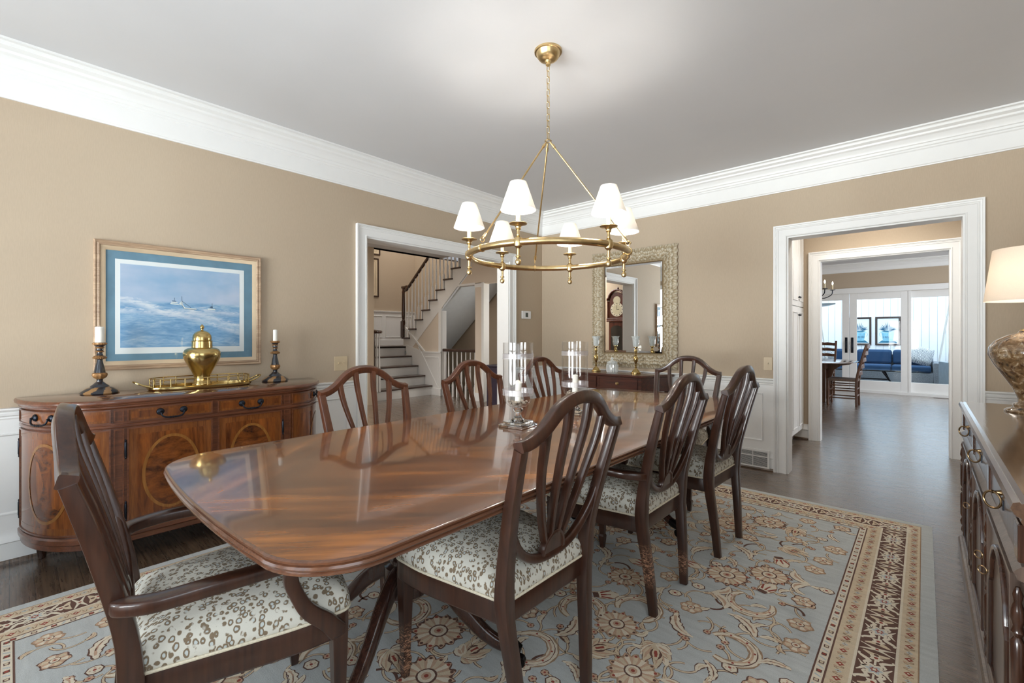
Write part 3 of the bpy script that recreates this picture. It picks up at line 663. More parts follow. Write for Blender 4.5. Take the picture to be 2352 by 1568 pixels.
def bud(x, y, a, s, k=1):
    T = tf(x, y, a, s); e = [T(t, 0) for t in [i/10 for i in range(11)]]
    rstrip(e, lambda t: s*.56*sin(PI*(.05+.9*t))**.7+.006, k, OLIVE); rstrip(e, lambda t: s*.52*sin(PI*(.05+.9*t))**.7*(1+.1*sin(40*t)), k+1, CREAM)
    for v in (-.13, 0, .13):
        q = [T(.3+.4*t, v*(1+t)) for t in (0, .33, .66, 1)]; rstrip(q, lambda t: s*.09*(1-.5*t), k+2, RED)
    rstrip([T(t, .0) for t in (0, .08, .16, .22)], s*.34, k+2, BROWN)
def vine(p0, a0, turn, n, step, k=0, w=.007):
    x, y, a = p0[0], p0[1], a0; pts = [(x, y)]
    for i in range(n): a += turn; x += step*cos(a); y += step*sin(a); pts.append((x, y))
    rstrip(pts, w+.004, k+.2, BROWN, .0006); rstrip(pts, w, k+.6, TAN, .0006); return x, y, a
BW = [.052, .058, .128, .066, .036]  # widths of the border bands from the edge inward
ins = [0]
for w in BW: ins.append(ins[-1]+w)
fx0, fx1, fy0, fy1 = RX0+ins[5]+.005, RX1-ins[5]-.005, RY0+ins[5]+.005, RY1-ins[5]-.005
def infield(x, y, m): return fx0+m < x < fx1-m and fy0+m < y < fy1-m
# field: jittered lattice of motifs tied by vines
cell = .178; ny = int((fy1-fy0)/cell); nx = int((fx1-fx0)/cell); kinds = {}
for j in range(ny):
    for i in range(nx):
        x = fx0+(i+.5)*(fx1-fx0)/nx; y = fy0+(j+.5)*(fy1-fy0)/ny
        q = (i*3+j*5+(i*j) % 3) % 8; x += jit(.025); y += jit(.025); a = rr.random()*2*PI
        edge = min(x-fx0, fx1-x, y-fy0, fy1-y)
        if q == 0 and edge > .14: rosette(x, y, .092+jit(.012), 14, 2, True, a)
        elif q == 3 and edge > .14: palmette(x, y, a, .135, 2)
        elif q == 5 and edge > .14: cscroll(x, y, a, .088, rr.choice((-1, 1)), 2)
        elif q == 1:
            if edge > .12: acanthus(x-.09*cos(a), y-.09*sin(a), a, .19, rr.choice((-1, 1)), 2)
            else: rosette(x, y, .05, 7, 2, False, a)
        elif q == 4 and edge > .1: bud(x-.05*cos(a), y-.05*sin(a), a, .12, 2)
        elif q == 6: acanthus(x-.06*cos(a), y-.06*sin(a), a, .13, rr.choice((-1, 1)), 2); diamond(x+.09*cos(a+2), y+.09*sin(a+2), a, .024, 2)
        elif q == 2 and edge > .1: leaf(x, y, a, .13, .045, .25, 2); leaf(x, y, a+2.2, .11, .04, -.25, 2); diamond(x+.07*cos(a+4), y+.07*sin(a+4), a, .026, 2)
        else: rosette(x, y, .042, 6, 2, False, a)
        for t in range(3):
            a2 = a+t*2.1+jit(.5); px, py = x+.08*cos(a2), y+.08*sin(a2)
            ex, ey = px, py; 
            if infield(px+.14*cos(a2), py+.14*sin(a2), .05):
                ex, ey, ea = vine((px, py), a2, rr.choice((-1, 1))*(.18+.1*rr.random()), 8, .015)
                if infield(ex, ey, .05):
                    if t == 0: leaf(ex, ey, ea, .065, .024, .3*rr.choice((-1, 1)), 1, core=TAN)
                    elif t == 1: star(ex, ey, lambda u: .017, 1, BROWN, 8); star(ex, ey, lambda u: .013*(1+.2*cos(5*u)), 2, PEACH, 20); star(ex, ey, lambda u: .005, 3, RED, 6)
                    else: leaf(ex, ey, ea+.6, .055, .018, -.3, 1, fill=TAN, core=PEACH)
def frame(i0, i1, k, m):
    a, c, d, e = RX0+i0, RX1-i0, RY0+i0, RY1-i0; g, h, p, q = RX0+i1, RX1-i1, RY0+i1, RY1-i1; z = zl(k)
    rug.add([(a, d, z), (c, d, z), (c, e, z), (a, e, z), (g, p, z), (h, p, z), (h, q, z), (g, q, z)], [(0, 1, 5, 4), (1, 2, 6, 5), (2, 3, 7, 6), (3, 0, 4, 7)], m)
frame(ins[1], ins[2], 1, TAN); frame(ins[2], ins[3], 1, BROWN); frame(ins[3], ins[4], 1, TAN); frame(ins[4], ins[5], 1, CREAM)
for i0, m, w in ((ins[1], OLIVE, .004), (ins[2], CREAM, .009), (ins[3]-.008, CREAM, .009), (ins[4]-.002, BROWN, .006), (ins[5]-.002, BROWN, .006)): frame(i0, i0+w, 2, m)
SIDES = [((RX0, RY0), (1, 0), (0, 1), RX1-RX0), ((RX1, RY0), (0, 1), (-1, 0), RY1-RY0), ((RX1, RY1), (-1, 0), (0, -1), RX1-RX0), ((RX0, RY1), (0, -1), (1, 0), RY1-RY0)]
for (o, d, n, ln) in SIDES:
    G = lambda t, w: (o[0]+d[0]*t+n[0]*w, o[1]+d[1]*t+n[1]*w)
    da = math.atan2(d[1], d[0])
    # outer and inner tan guards: little flowers and sprigs
    for g0, g1 in ((ins[1], ins[2]), (ins[3], ins[4])):
        c = (g0+g1)/2; t = g0+.05; k = 0
        while t < ln-g0-.04:
            p = G(t, c)
            if k % 2 == 0: star(p[0], p[1], lambda u: .011*(1+.3*cos(4*u)), 3, RED, 12); star(p[0], p[1], lambda u: .004, 4, CREAM, 6)
            else: star(p[0], p[1], lambda u: .009*(1+.3*cos(4*u)), 3, PALE, 12); star(p[0], p[1], lambda u: .004, 4, OLIVE, 6)
            rstrip([G(t+.012+.024*q, c+.016*sin(q*2*PI)*(1 if k % 2 else -1)) for q in [i/6 for i in range(7)]], .0035, 3, OLIVE, .0004)
            p = G(t+.025, c+.012*(1 if k % 2 else -1)); star(p[0], p[1], lambda u: .006, 3, PEACH, 6)
            t += .048; k += 1
    t = ins[4]+.03; k = 0
    while t < ln-ins[4]-.02:   # narrow inner band: alternating knots
        c = (ins[4]+ins[5])/2+.001
        if k % 2 == 0: rstrip([G(t-.009, c), G(t+.009, c)], .017, 3, BROWN, .001); rstrip([G(t-.006, c), G(t+.006, c)], .010, 4, RED if k % 4 == 0 else TAN, .001)
        else: rstrip([G(t-.006, c-.010), G(t+.006, c+.010)], .007, 3, PALE, .0006)
        t += .029; k += 1
    # main brown band: rosettes with mirrored curling leaves, and bow shapes
    t = ins[2]+.064; c = (ins[2]+ins[3])/2; k = 0; lim = ln-ins[2]-.05
    while t < lim:
        p = G(t, c)
        if k % 2 == 0:
            for m, kk, q in ((CREAM, 3, .034), (PALE, 4, .022), (RED, 5, .012), (CREAM, 6, .006)): star(p[0], p[1], lambda u, q=q: q*(1+.28*cos(6*u)), kk, m, 24)
            for sg in (-1, 1):
                rstrip([G(t+sg*.03, c), G(t+sg*.068, c)], .007, 3, CREAM, .0006)
                pq = G(t+sg*.08, c); star(pq[0], pq[1], lambda u: .019*(1+.25*cos(5*u)), 3, CREAM, 20); star(pq[0], pq[1], lambda u: .007, 4, RED, 8)
                for sw in (-1, 1):
                    rstrip([G(t+sg*(.012+.075*q), c+sw*(.014+.030*q+.012*sin(q*9))) for q in [i/8 for i in range(9)]], lambda q: .004+.011*sin(q*PI)**2+.004*q, 3, CREAM, .0015)
                    rstrip([G(t+sg*(.004+.03*q), c+sw*(.030+.020*q)) for q in (0, .3, .6, 1)], lambda q: .010*(1-q)+.003, 3, CREAM, .001)
            t += .142
        else:
            for sg in (-1, 1):
                rstrip([G(t+sg*.030+sg*.014*cos(q*PI-PI/2), c-.040+.080*q) for q in [i/8 for i in range(9)]], lambda q: .024*sin(PI*(.08+.84*q)), 3, TAN, .0015)
                pq = G(t+sg*.043, c); star(pq[0], pq[1], lambda u: .008, 4, BROWN, 8)
                for sw in (-1, 1): rstrip([G(t+sg*(.004+.018*q), c+sw*(.008+.045*q)) for q in (0, .35, .7, 1)], lambda q: .011*(1-q)+.003, 3, CREAM, .001)
            star(p[0], p[1], lambda u: .012, 4, CREAM, 10); star(p[0], p[1], lambda u: .006, 5, RED, 8)
            t += .142
        k += 1
tag(rug.obj('area_rug', RUGM, smooth=0), 'large blue grey floral wool rug with brown and tan border under the dining table', 'rug')
TOP = RZ+.0036   # top of the pile, where chair legs stand

# ------------------------------------------------------------ dining chairs
def roundpoly(P, rs, n=5):
    out = []; k = len(P)
    for i in range(k):
        p = Vector(P[i]); a = (Vector(P[i-1])-p).normalized(); b = (Vector(P[(i+1) % k])-p).normalized(); r = rs[i] if isinstance(rs, (list, tuple)) else rs
        for j in range(n+1):
            t = j/n; q = p+a*r*(1-t)**2+b*r*t**2; out.append((q.x, q.y))
    return out
yb = table_fn([(0, -.262), (.38, -.232), (.50, -.232), (.57, -.242), (.75, -.280), (.925, -.330), (1.06, -.352)])
def bow(u, z): return -.004*(1-min(1, (u/.25)**2))*max(0, min(1, (z-.5)/.4))
def BK(u, z, off=0): return (u, yb(z)+bow(u, z)+off, z)
def seat_outline(s=1.0, e=0.0):
    pts = [(-.262-e, .262+e), (-.15, .285+e), (0, .292+e), (.15, .285+e), (.262+e, .262+e), (.262+e, .12), (.225+e, -.10), (.205+e, -.222-e*.5), (-.205-e, -.222-e*.5), (-.225-e, -.10), (-.262-e, .12)]
    o = roundpoly(pts, [.03, .04, .05, .04, .03, .05, .05, .02, .02, .05, .05], 4); cx, cy = 0, .03
    return [((x-cx)*s+cx, (y-cy)*s+cy) for x, y in o]
def build_chair(name, label, wd, arms=False, mats=None):
    wm = mats or {}
    r = thing(name, label, 'chair')
    # seat frame
    f = MB(); f.rings([[(x, y, z) for x, y in seat_outline(q)] for q, z in ((.985, .352), (1, .358), (1, .420), (.985, .428))]); f.obj('seat_frame', wd, r, smooth=30)
    c = MB(); rs = []
    for q, z in ((.985, .424), (1.005, .430), (1.015, .442), (1.005, .458), (.98, .476), (.92, .494), (.78, .512), (.55, .524), (.28, .530), (.02, .532)): rs.append([(x, y, z) for x, y in seat_outline(q)])
    s = c.rings(rs).obj('seat_cushion', LEO, r, smooth=60)
    p = MB(); p.tube([(x, y, .427) for x, y in seat_outline(1.008)], .0045, 6, loop=True); p.obj('piping', PIPING, s)
    for sg in (-1, 1):   # back posts running down into the splayed rear legs
        pts = spline([(sg*.170, -.258, 0), (sg*.186, -.244, .19), (sg*.207, -.226, .37), (sg*.214, -.226, .45), (sg*.219, -.238, .56), (sg*.240, -.280, .74), (sg*.254, -.326, .905)], 4)
        n = len(pts); wv = [.030+.012*min(1, i/(n*.45)) - (.010*max(0, (i/n-.5)/.5)) for i in range(n)]; tv = [.034+.016*min(1, i/(n*.42))-(.022*max(0, (i/n-.45)/.55)) for i in range(n)]
        b = MB(); b.sweep(pts, wv, tv, (0, 1, 0), rnd=.22); b.obj('leg', wm.get(('back', sg), wd), r, smooth=40)
        b = MB(); x, y = sg*.236, .238
        b.rings([[(x+a*w, y+q*w, z) for a, q in ((-1, -1), (1, -1), (1, 1), (-1, 1))] for w, z in ((.011, 0), (.0165, .055), (.0175, .068), (.0135, .078), (.0145, .10), (.0215, .36), (.0215, .424))])
        b.obj('leg', wm.get(('front', sg), wd), r, smooth=0, bevel=.002)
    # shield: crest rail, lower loop, splats, fan
    half = [(.266, .912), (.240, .914), (.205, .925), (.165, .949), (.128, .981), (.092, 1.006), (.05, 1.021), (0, 1.026)]
    full = spline([BK(u, z) for u, z in half]+[BK(-u, z) for u, z in half[-2::-1]], 4)
    nr = lambda q: (0, 1, -.28)
    k = len(full); b = MB(); b.sweep(full, [.031+.008*sin(PI*i/(k-1)) for i in range(k)], .034, nr, rnd=.26); b.obj('crest_rail', wd, r, smooth=50)
    half = [(.243, .76), (.232, .690), (.208, .628), (.165, .568), (.110, .529), (.055, .512), (0, .508)]
    full = spline([BK(u, z, .002) for u, z in half]+[BK(-u, z, .002) for u, z in half[-2::-1]], 4)
    b = MB(); b.sweep(full, .028, .027, nr, rnd=.5); b.obj('shield_rail', wd, r, smooth=50)
    for sg in (-1, 1):
        for ps in ([(.044, .562), (.086, .665), (.124, .79), (.142, .88), (.150, .956)], [(.017, .575), (.030, .69), (.043, .83), (.049, .93), (.053, 1.010)]):
            q = spline([BK(sg*u, z, .002) for u, z in ps], 4); n = len(q)
            b = MB(); b.sweep(q, [.013+.013*i/(n-1) for i in range(n)], .024, nr, rnd=.16); b.obj('splat', wd, r, smooth=40)
    b = MB(); arc = [(.052*cos(t), .520+.062*sin(t)) for t in [i*PI/14 for i in range(15)]]
    b.prism(arc, lambda u, v, w: (u, yb(v)+bow(u, v)+w, v), -.008, .010)
    b.sweep([BK(u, z, 0) for u, z in arc], .010, .026, nr, rnd=.5); b.obj('fan_ornament', wd, r, smooth=40)
    if arms:
        for sg in (-1, 1):
            pts = spline([(sg*.226, -.248, .612), (sg*.262, -.236, .620), (sg*.292, -.18, .623), (sg*.300, -.09, .626), (sg*.290, .02, .620), (sg*.278, .095, .612), (sg*.275, .122, .607)], 5); n = len(pts)
            b = MB(); b.sweep(pts, [.034+.012*sin(PI*i/(n-1)) for i in range(n)], .032, (0, 0, 1), rnd=.4)
            b2 = spline([(sg*.274, .108, .606), (sg*.272, .100, .575), (sg*.272, .108, .54), (sg*.274, .140, .475), (sg*.276, .190, .425), (sg*.276, .222, .385)], 5); m = len(b2)
            arm = b.obj('arm', wd, r, smooth=50)
            b = MB(); b.sweep(b2, [.036+.030*max(0, (i/m-.45)) for i in range(m)], .026, (1, 0, 0), rnd=.35)
            b.obj('arm_support', wd, arm, smooth=50)
    return r
XC = -1.135
side = build_chair('dining_chair', 'dark shield back side chair in the right foreground, scratched bare near front leg', CHAIRW, mats={('front', -1): WORN1})
side.location = (XC, 1.185, TOP); side.rotation_euler = (0, 0, PI/2); side['group'] = 'dining chairs around the table'
GR = 'dining chairs around the table'
plain_side = build_chair('dining_chair', 'dark shield back side chair nearest the pantry opening, on the right of the table', CHAIRW)
plain_side.location = (-1.09, 2.79, TOP); plain_side.rotation_euler = (0, 0, PI/2-rad(2)); plain_side['group'] = GR
armc = build_chair('dining_armchair', 'dark armchair at the near end of the table, its leopard seat in the left foreground', CHAIRW, True)
armc.location = (-1.53, .44, TOP); armc.rotation_euler = (0, 0, -rad(8)); armc['group'] = GR
arm2 = build_chair('dining_armchair', 'dark armchair in the middle of the right side, its rear legs scratched', CHAIRW, True, mats={('back', -1): WORN2, ('back', 1): WORN3})
arm2.location = (-1.13, 2.05, TOP); arm2.rotation_euler = (0, 0, PI/2); arm2['group'] = GR
left = build_chair('dining_chair', 'reddish shield back chair on the far long side, first from the sideboard', LEFTW)
left.location = (-1.98, 1.335, TOP); left.rotation_euler = (0, 0, -PI/2); left['group'] = GR
clone(left, (-1.95, 2.125, TOP), -PI/2, 'reddish shield back chair on the far long side in front of the white basement balusters', GR)
clone(left, (-1.94, 2.86, TOP), -PI/2, 'reddish shield back chair on the far long side, seen between the two glass hurricanes', GR)
clone(plain_side, (-1.44, 3.40, TOP), PI, 'dark shield back chair at the far end of the table below the mirror', GR)

# ------------------------------------------------------------ dining table
tb = thing('dining_table', 'long polished flame mahogany dining table with rounded corners and two pedestals', 'table', (-1.512, 1.985, TOP))
TX, TZ = .628, .76-TOP
EDGE = [(-.012, -.0335), (-.004, -.0340), (.002, -.031), (.003, -.027), (-.001, -.0235), (.004, -.021), (.0065, -.016), (.004, -.011), (.0, -.0095), (.003, -.007), (.003, -.0025), (-.001, 0), (-.004, .0003)]
def tring(y0, y1, rounded, off, z):
    """outline of one section of the top; rounded = +1/-1 end or 0"""
    r = .19; ye = y1+off if rounded > 0 else y1; ys = y0-off if rounded < 0 else y0; xo_ = TX+off; n = 10
    if rounded > 0:
        arcs = [(TX-r+(r+off)*cos(t), y1-r+(r+off)*sin(t)) for t in [i*PI/2/n for i in range(n+1)]]+[(-TX+r+(r+off)*cos(t), y1-r+(r+off)*sin(t)) for t in [PI/2+i*PI/2/n for i in range(n+1)]]
        mid = [(u, y1+off+.02*(1-(u/.45)**2)) for u in [.44-.088*i for i in range(1, 10)]]
        arcs = arcs[:n+1]+mid+arcs[n+1:]
        p = [(xo_, y0)]+arcs+[(-xo_, y0)]
    elif rounded < 0:
        q = tring(-y1, -y0, 1, off, z); return [(x, -y, zz) for x, y, zz in q]
    else: p = [(xo_, y0), (xo_, y1), (-xo_, y1), (-xo_, y0)]
    return [(x, y, z) for x, y in p]
HL = 1.618
for nm, y0, y1, rd in (('tabletop', -HL, -.5105, -1), ('leaf', -.5100, -.0003, 0), ('leaf', .0003, .5100, 0), ('tabletop', .5105, HL-.02, 1)):
    b = MB(); b.rings([tring(y0, y1, rd, o, TZ+z) for o, z in EDGE])
    # veneer surface in its own material, edge moulding in another
    b.m[-1] = 1
    b.obj(nm, [TEDGE, TABLE], tb, smooth=40)
b = MB(); b.box(-.52, .52, -HL+.22, HL-.24, TZ-.075, TZ-.034); b.obj('apron', DARKW, tb, bevel=.004)
def pedestal(y, a0):
    p = MB(); p.lathe([(.20, .685), (.20, .665), (.07, .655), (.052, .63), (.050, .60), (.062, .585), (.05, .57), (.06, .54), (.085, .49), (.095, .44), (.085, .39), (.055, .365), (.065, .35), (.065, .335), (.085, .325), (.088, .22), (.07, .20), (.03, .185), (.012, .16)], (0, y, 0), 28)
    col = p.obj('pedestal_column', DARKW, tb)
    for k in range(4):
        a = a0+k*PI/2; dx, dy = cos(a), sin(a)
        prof = [(.05, .30), (.11, .285), (.18, .235), (.25, .165), (.32, .105), (.385, .072), (.43, .066)]
        pts = spline([(dx*q, y+dy*q, z) for q, z in prof], 4); n = len(pts)
        nn = Vector((-dy, dx, 0))
        l = MB(); l.sweep(pts, [.075-.042*i/(n-1) for i in range(n)], [.050-.016*i/(n-1) for i in range(n)], nn, rnd=.5)
        l.sweep([(px+0, py, pz+.034-.016*i/(n-1)) for i, (px, py, pz) in enumerate(pts)], .010, .020, nn, rnd=.6)
        lg = l.obj('leg', DARKW, tb, smooth=50)
        c = MB(); c.sweep([(dx*q, y+dy*q, z) for q, z in ((.405, .069), (.44, .066), (.465, .058))], [.042, .046, .030], [.046, .050, .036], nn, rnd=.6)
        c.lathe([(.008, .028), (.008, .052)], (dx*.455, y+dy*.455, 0), 10)
        w = Vector((dx*.462, y+dy*.462, .021)); c.tube([tuple(w-nn*.012), tuple(w+nn*.012)], .0205, 16)
        c.obj('caster', BLACKM, lg)
pedestal(-.935, rad(27)); pedestal(.935, -rad(27))

# ------------------------------------------------------------ hurricanes on the table
def hurricane(loc, rz, label, cz):
    h = thing('glass_hurricane', label, 'candle holder', loc, rz, 'glass hurricanes on the dining table')
    b = MB(); b.box(-.073, .073, -.073, .073, 0, .013); b.box(-.057, .057, -.057, .057, .0131, .027); b.obj('square_foot', CRYS, h, smooth=0, bevel=.002)
    b = MB(); b.lathe([(.038, .0272), (.034, .036), (.022, .044), (.017, .056), (.017, .07), (.026, .080), (.027, .088), (.020, .094), (.014, .0955)], n=10); b.obj('stem', CRYS, h, smooth=0)
    b = MB(); R_ = .0785
    b.lathe([(.015, .0965), (.045, .103), (.066, .122), (.0775, .152), (R_, .178), (R_, .195), (R_, .43)], n=40, cap0=True, cap1=False)
    b.lathe([(R_, .43), (.0762, .43), (.0762, .20)], n=40, cap0=False, cap1=False)
    g = b.obj('glass_cylinder', HGLASS, h, smooth=60)
    for z0, z1 in ((.162, .190), (.348, .372)):
        b = MB(); b.lathe([(R_+.0012, z0), (R_+.0012, z1)], n=48, cap0=False, cap1=False); b.lathe([(R_+.0016, z0-.001), (R_+.0028, z0), (R_+.0016, z0+.001)], n=40, cap0=False, cap1=False); b.lathe([(R_+.0016, z1-.001), (R_+.0028, z1), (R_+.0016, z1+.001)], n=40, cap0=False, cap1=False)
        b.obj('etched_band', FROST, g)
    wx, wy_, rz_ = loc[0], loc[1], loc[2]
    c = MB(); tp = [(.0165*cos(2*PI*i/20), .0165*sin(2*PI*i/20)) for i in range(20)]
    sl = .006 if cz else .0
    c.rings([[(x, y, .127+.0) for x, y in tp], [(x+.003, y, .205) for x, y in tp], [(x*.97+.005, y, .227-sl*x/.0165) for x, y in tp], [(x*.6+.005, y*.6, .232-sl*x/.0165) for x, y in tp]])
    c.tube([(.005, 0, .230), (.005, 0, .238)], .001, 6)
    cn = c.obj('pillar_candle', CANDLE, None, loc=loc); tag(cn, 'short white candle inside the '+('near' if cz else 'far')+' glass hurricane', 'candle', 'candles in the hurricanes')
    s = MB(); q = random.Random(5+cz)
    for i in range(46):
        a = q.random()*2*PI; rr_ = .048*math.sqrt(q.random()); z = .110+.016*q.random()+.10*rr_*rr_/.05
        s.lathe([(.001, -.006), (.008, -.003), (.009, .001), (.004, .006), (.001, .007)], (rr_*cos(a), rr_*sin(a), z), 7)
    sh = s.obj('decorative_pebbles', plain('pebble_grey_brown_%d' % cz, srgb(150, 138, 124), .4, var=.5, scale=90), None, loc=loc)
    tag(sh, 'grey brown pebbles around the candle in the '+('near' if cz else 'far')+' hurricane bowl', 'pebbles', None, 'stuff')
    return h
hurricane((-1.553, 1.762, .7605), rad(8), 'tall footed glass hurricane nearer the camera on the dining table', 1)
hurricane((-1.553, 2.278, .7605), rad(5), 'tall footed glass hurricane further along the dining table', 0)

# ------------------------------------------------------------ chandelier
CX, CY = -1.516, 1.968
ch = thing('chandelier', 'brass ring chandelier with six white shaded candle lights over the dining table', 'chandelier', (CX, CY, 1.655))
b = MB(); zc = ZC-1.655
b.lathe([(.015, zc-.066), (.018, zc-.055), (.036, zc-.052), (.050, zc-.044), (.059, zc-.032), (.064, zc-.018), (.066, zc-.013), (.074, zc-.011), (.075, zc-.001)], n=36); b.lathe([(.008, zc-.082), (.013, zc-.078), (.013, zc-.060)], n=16); b.obj('canopy', BRASS, ch)
zj = 2.289-1.655; nl = 12; z = zj+.006; pitch = (zc-.075-z)/nl
for i in range(nl):
    c = z+pitch*(i+.5); hl = pitch*.5+.0065-.004; w = .0075; pts = []
    for t in [k*2*PI/20 for k in range(20)]:
        u = w*max(-1, min(1, 1.5*cos(t))); v = (hl-w)*(1 if sin(t) > 0 else -1)*min(1, abs(sin(t))*3)+w*sin(t)*.6
        pts.append((u if i % 2 else 0, 0 if i % 2 else u, c+v))
    q = MB(); q.tube(pts, .0024, 6, loop=True); q.obj('chain_link', BRASS, ch)
b = MB(); b.tube([(.017*cos(t), .017*sin(t), zj-.004) for t in [i*2*PI/20 for i in range(20)]], .003, 6, loop=True); b.obj('hanger_hub', BRASS, ch)
b = MB(); RR = .428; b.tube([(RR*cos(t), RR*sin(t), 0) for t in [i*2*PI/96 for i in range(96)]], .0165, 16, loop=True); b.obj('ring', BRASS, ch)
for k in range(3):
    a = rad(19+120*k); p0 = Vector((.012*cos(a), .012*sin(a), zj-.012)); p1 = Vector(((RR-.004)*cos(a), (RR-.004)*sin(a), .045)); dv = (p1-p0)
    b = MB(); b.tube([tuple(p0+dv*t) for t in (0, .03, .031, .06, .061, 1)], [.005, .005, .008, .008, .0048, .0048], 10)
    b.tube([tuple(p0+dv*t) for t in (.95, .951, .985, .986)], [.0048, .008, .008, .004], 10)
    t_ = Vector((-sin(a), cos(a), 0)); o_ = Vector((cos(a), sin(a), 0))
    b.tube([tuple(p1+o_*.002+Vector((0, 0, -.004))+(o_*cos(s)+Vector((0, 0, 1))*sin(s))*.012) for s in [i*2*PI/14 for i in range(14)]], .0025, 6, loop=True)
    b.tube([tuple(Vector((RR*cos(a), RR*sin(a), .0))+(o_*cos(s)+Vector((0, 0, 1))*sin(s))*.0175) for s in [i*2*PI/18 for i in range(18)]], .0035, 6, loop=True)
    b.obj('hanger_rod', BRASS, ch)
for k in range(6):
    a = rad(49+60*k); x, y = RR*cos(a), RR*sin(a)
    b = MB(); b.lathe([(.0005, -.106), (.010, -.102), (.0145, -.092), (.013, -.083), (.006, -.074), (.005, -.070), (.013, -.068), (.013, -.064), (.007, -.060), (.0075, -.030), (.012, -.024), (.0185, -.019), (.0215, -.006), (.0215, .006), (.0185, .019), (.012, .024), (.0075, .030), (.0085, .034), (.007, .040), (.0075, .055), (.013, .060), (.012, .066), (.015, .073), (.022, .078), (.040, .0815), (.042, .084), (.040, .0865), (.020, .083), (.012, .086), (.0005, .086)], (x, y, 0), 22)
    arm = b.obj('candle_arm', BRASS, ch)
    b = MB(); b.lathe([(.0105, .0862), (.0105, .190), (.004, .192)], (x, y, 0), 16); b.obj('candle_sleeve', SLEEVE, arm)
    b = MB(); b.lathe([(.081, .145), (.0815, .148), (.0388, .272), (.038, .274), (.0378, .272), (.0800, .148), (.0802, .145)], (x, y, 0), 36, cap0=False, cap1=False)
    b.obj('lamp_shade', SHADE, arm, smooth=60)
    b = MB(); b.lathe([(.002, .1925), (.008, .197), (.011, .208), (.009, .222), (.003, .236), (.0005, .240)], (x, y, 0), 14); b.obj('light_bulb', BULB, arm)
    l = bpy.data.lights.new('bulb_glow', 'POINT'); l.energy = 6.0; l.color = (1, .94, .86); l.shadow_soft_size = .022
    lo = bpy.data.objects.new('bulb_glow', l); COL.objects.link(lo); lo.location = (x, y, .200); lo.parent = ch

# ------------------------------------------------------------ demilune sideboard on the left wall
SBY = .82
sb = thing('sideboard', 'bow ended mahogany sideboard with oval inlaid doors under the sea picture', 'sideboard', (XL+.004, SBY, 0))
FLAT, DEP, ENDL = .44, .488, .335
def sb_path(off=0.0, n=16):
    """front outline from the left wall end round to the right wall end, as (x out of the wall, y)"""
    p = []
    for i in range(n+1):
        t = i/n*PI/2; p.append(((DEP+off)*sin(t), -FLAT-(ENDL+off)*cos(t)))
    for i in range(n, -1, -1):
        t = i/n*PI/2; p.append(((DEP+off)*sin(t), FLAT+(ENDL+off)*cos(t)))
    return p
def solid(b, off, z0, z1, m=0, ee=.0): b.rings([[(x, y, z) for x, y in sb_path(o)] for o, z in ((off-ee, z0), (off, z0+ee), (off, z1-ee), (off-ee, z1))], m)
b = MB(); solid(b, 0, .17, .842); b.obj('carcass', SBW, sb, smooth=40)
b = MB(); b.rings([[(x, y, z) for x, y in sb_path(o)] for o, z in ((.004, .838), (.012, .846), (.012, .853), (.018, .858), (.020, .864), (.028, .868), (.030, .878), (.026, .886), (.020, .8895))])
b.m[-1] = 1; b.obj('top', [SBW, SBTOP], sb, smooth=40)
b = MB(); solid(b, .010, .738, .756, 0, .004); b.obj('middle_moulding', SBW, sb, smooth=40)
b = MB(); solid(b, .016, .150, .188, 0, .008); solid(b, .008, .122, .152, 0, .003); b.obj('base_moulding', SBW, sb, smooth=40)
pp = sb_path(0, 30); acc = [0]
for a, c in zip(pp, pp[1:]): acc.append(acc[-1]+math.hypot(c[0]-a[0], c[1]-a[1]))
SL = acc[-1]
def SP(s, off=0.0):
    s = max(0, min(SL, s))
    for i in range(len(acc)-1):
        if s <= acc[i+1]:
            t = (s-acc[i])/max(1e-9, acc[i+1]-acc[i]); a, c = pp[i], pp[i+1]
            dx, dy = c[0]-a[0], c[1]-a[1]; l = math.hypot(dx, dy) or 1
            return (lerp(a[0], c[0], t)+dy/l*off, lerp(a[1], c[1], t)-dx/l*off)
    return pp[-1]
def s_of_y(y): return SL/2+y     # on the flat front
def cpanel(b, s0, s1, z0, z1, o0, o1, m=0, n=None):
    n = n or max(2, int((s1-s0)/.03)); rs = []
    for i in range(n+1):
        s = lerp(s0, s1, i/n); (xi, yi), (xo_, yo_) = SP(s, o0), SP(s, o1); rs.append([(xi, yi, z0), (xo_, yo_, z0), (xo_, yo_, z1), (xi, yi, z1)])
    b.rings(rs, m)
def cframe(b, s0, s1, z0, z1, w, o0, o1, m=0):
    cpanel(b, s0, s1, z0, z0+w, o0, o1, m); cpanel(b, s0, s1, z1-w, z1, o0, o1, m); cpanel(b, s0, s0+w, z0+w, z1-w, o0, o1, m, 2); cpanel(b, s1-w, s1, z0+w, z1-w, o0, o1, m, 2)
def coval(b, sc, zc_, a, c, o, m, a2=None, c2=None):
    k = 40; vs = []; fs = []
    for i in range(k):
        t = 2*PI*i/k
        x, y = SP(sc+a*cos(t), o); vs.append((x, y, zc_+c*sin(t)))
        if a2: x, y = SP(sc+a2*cos(t), o); vs.append((x, y, zc_+c2*sin(t)))
    if a2: fs = [(2*i, 2*((i+1) % k), 2*((i+1) % k)+1, 2*i+1) for i in range(k)]
    else: x, y = SP(sc, o); vs.append((x, y, zc_)); fs = [(i, (i+1) % k, k) for i in range(k)]
    b.add(vs, fs, m)
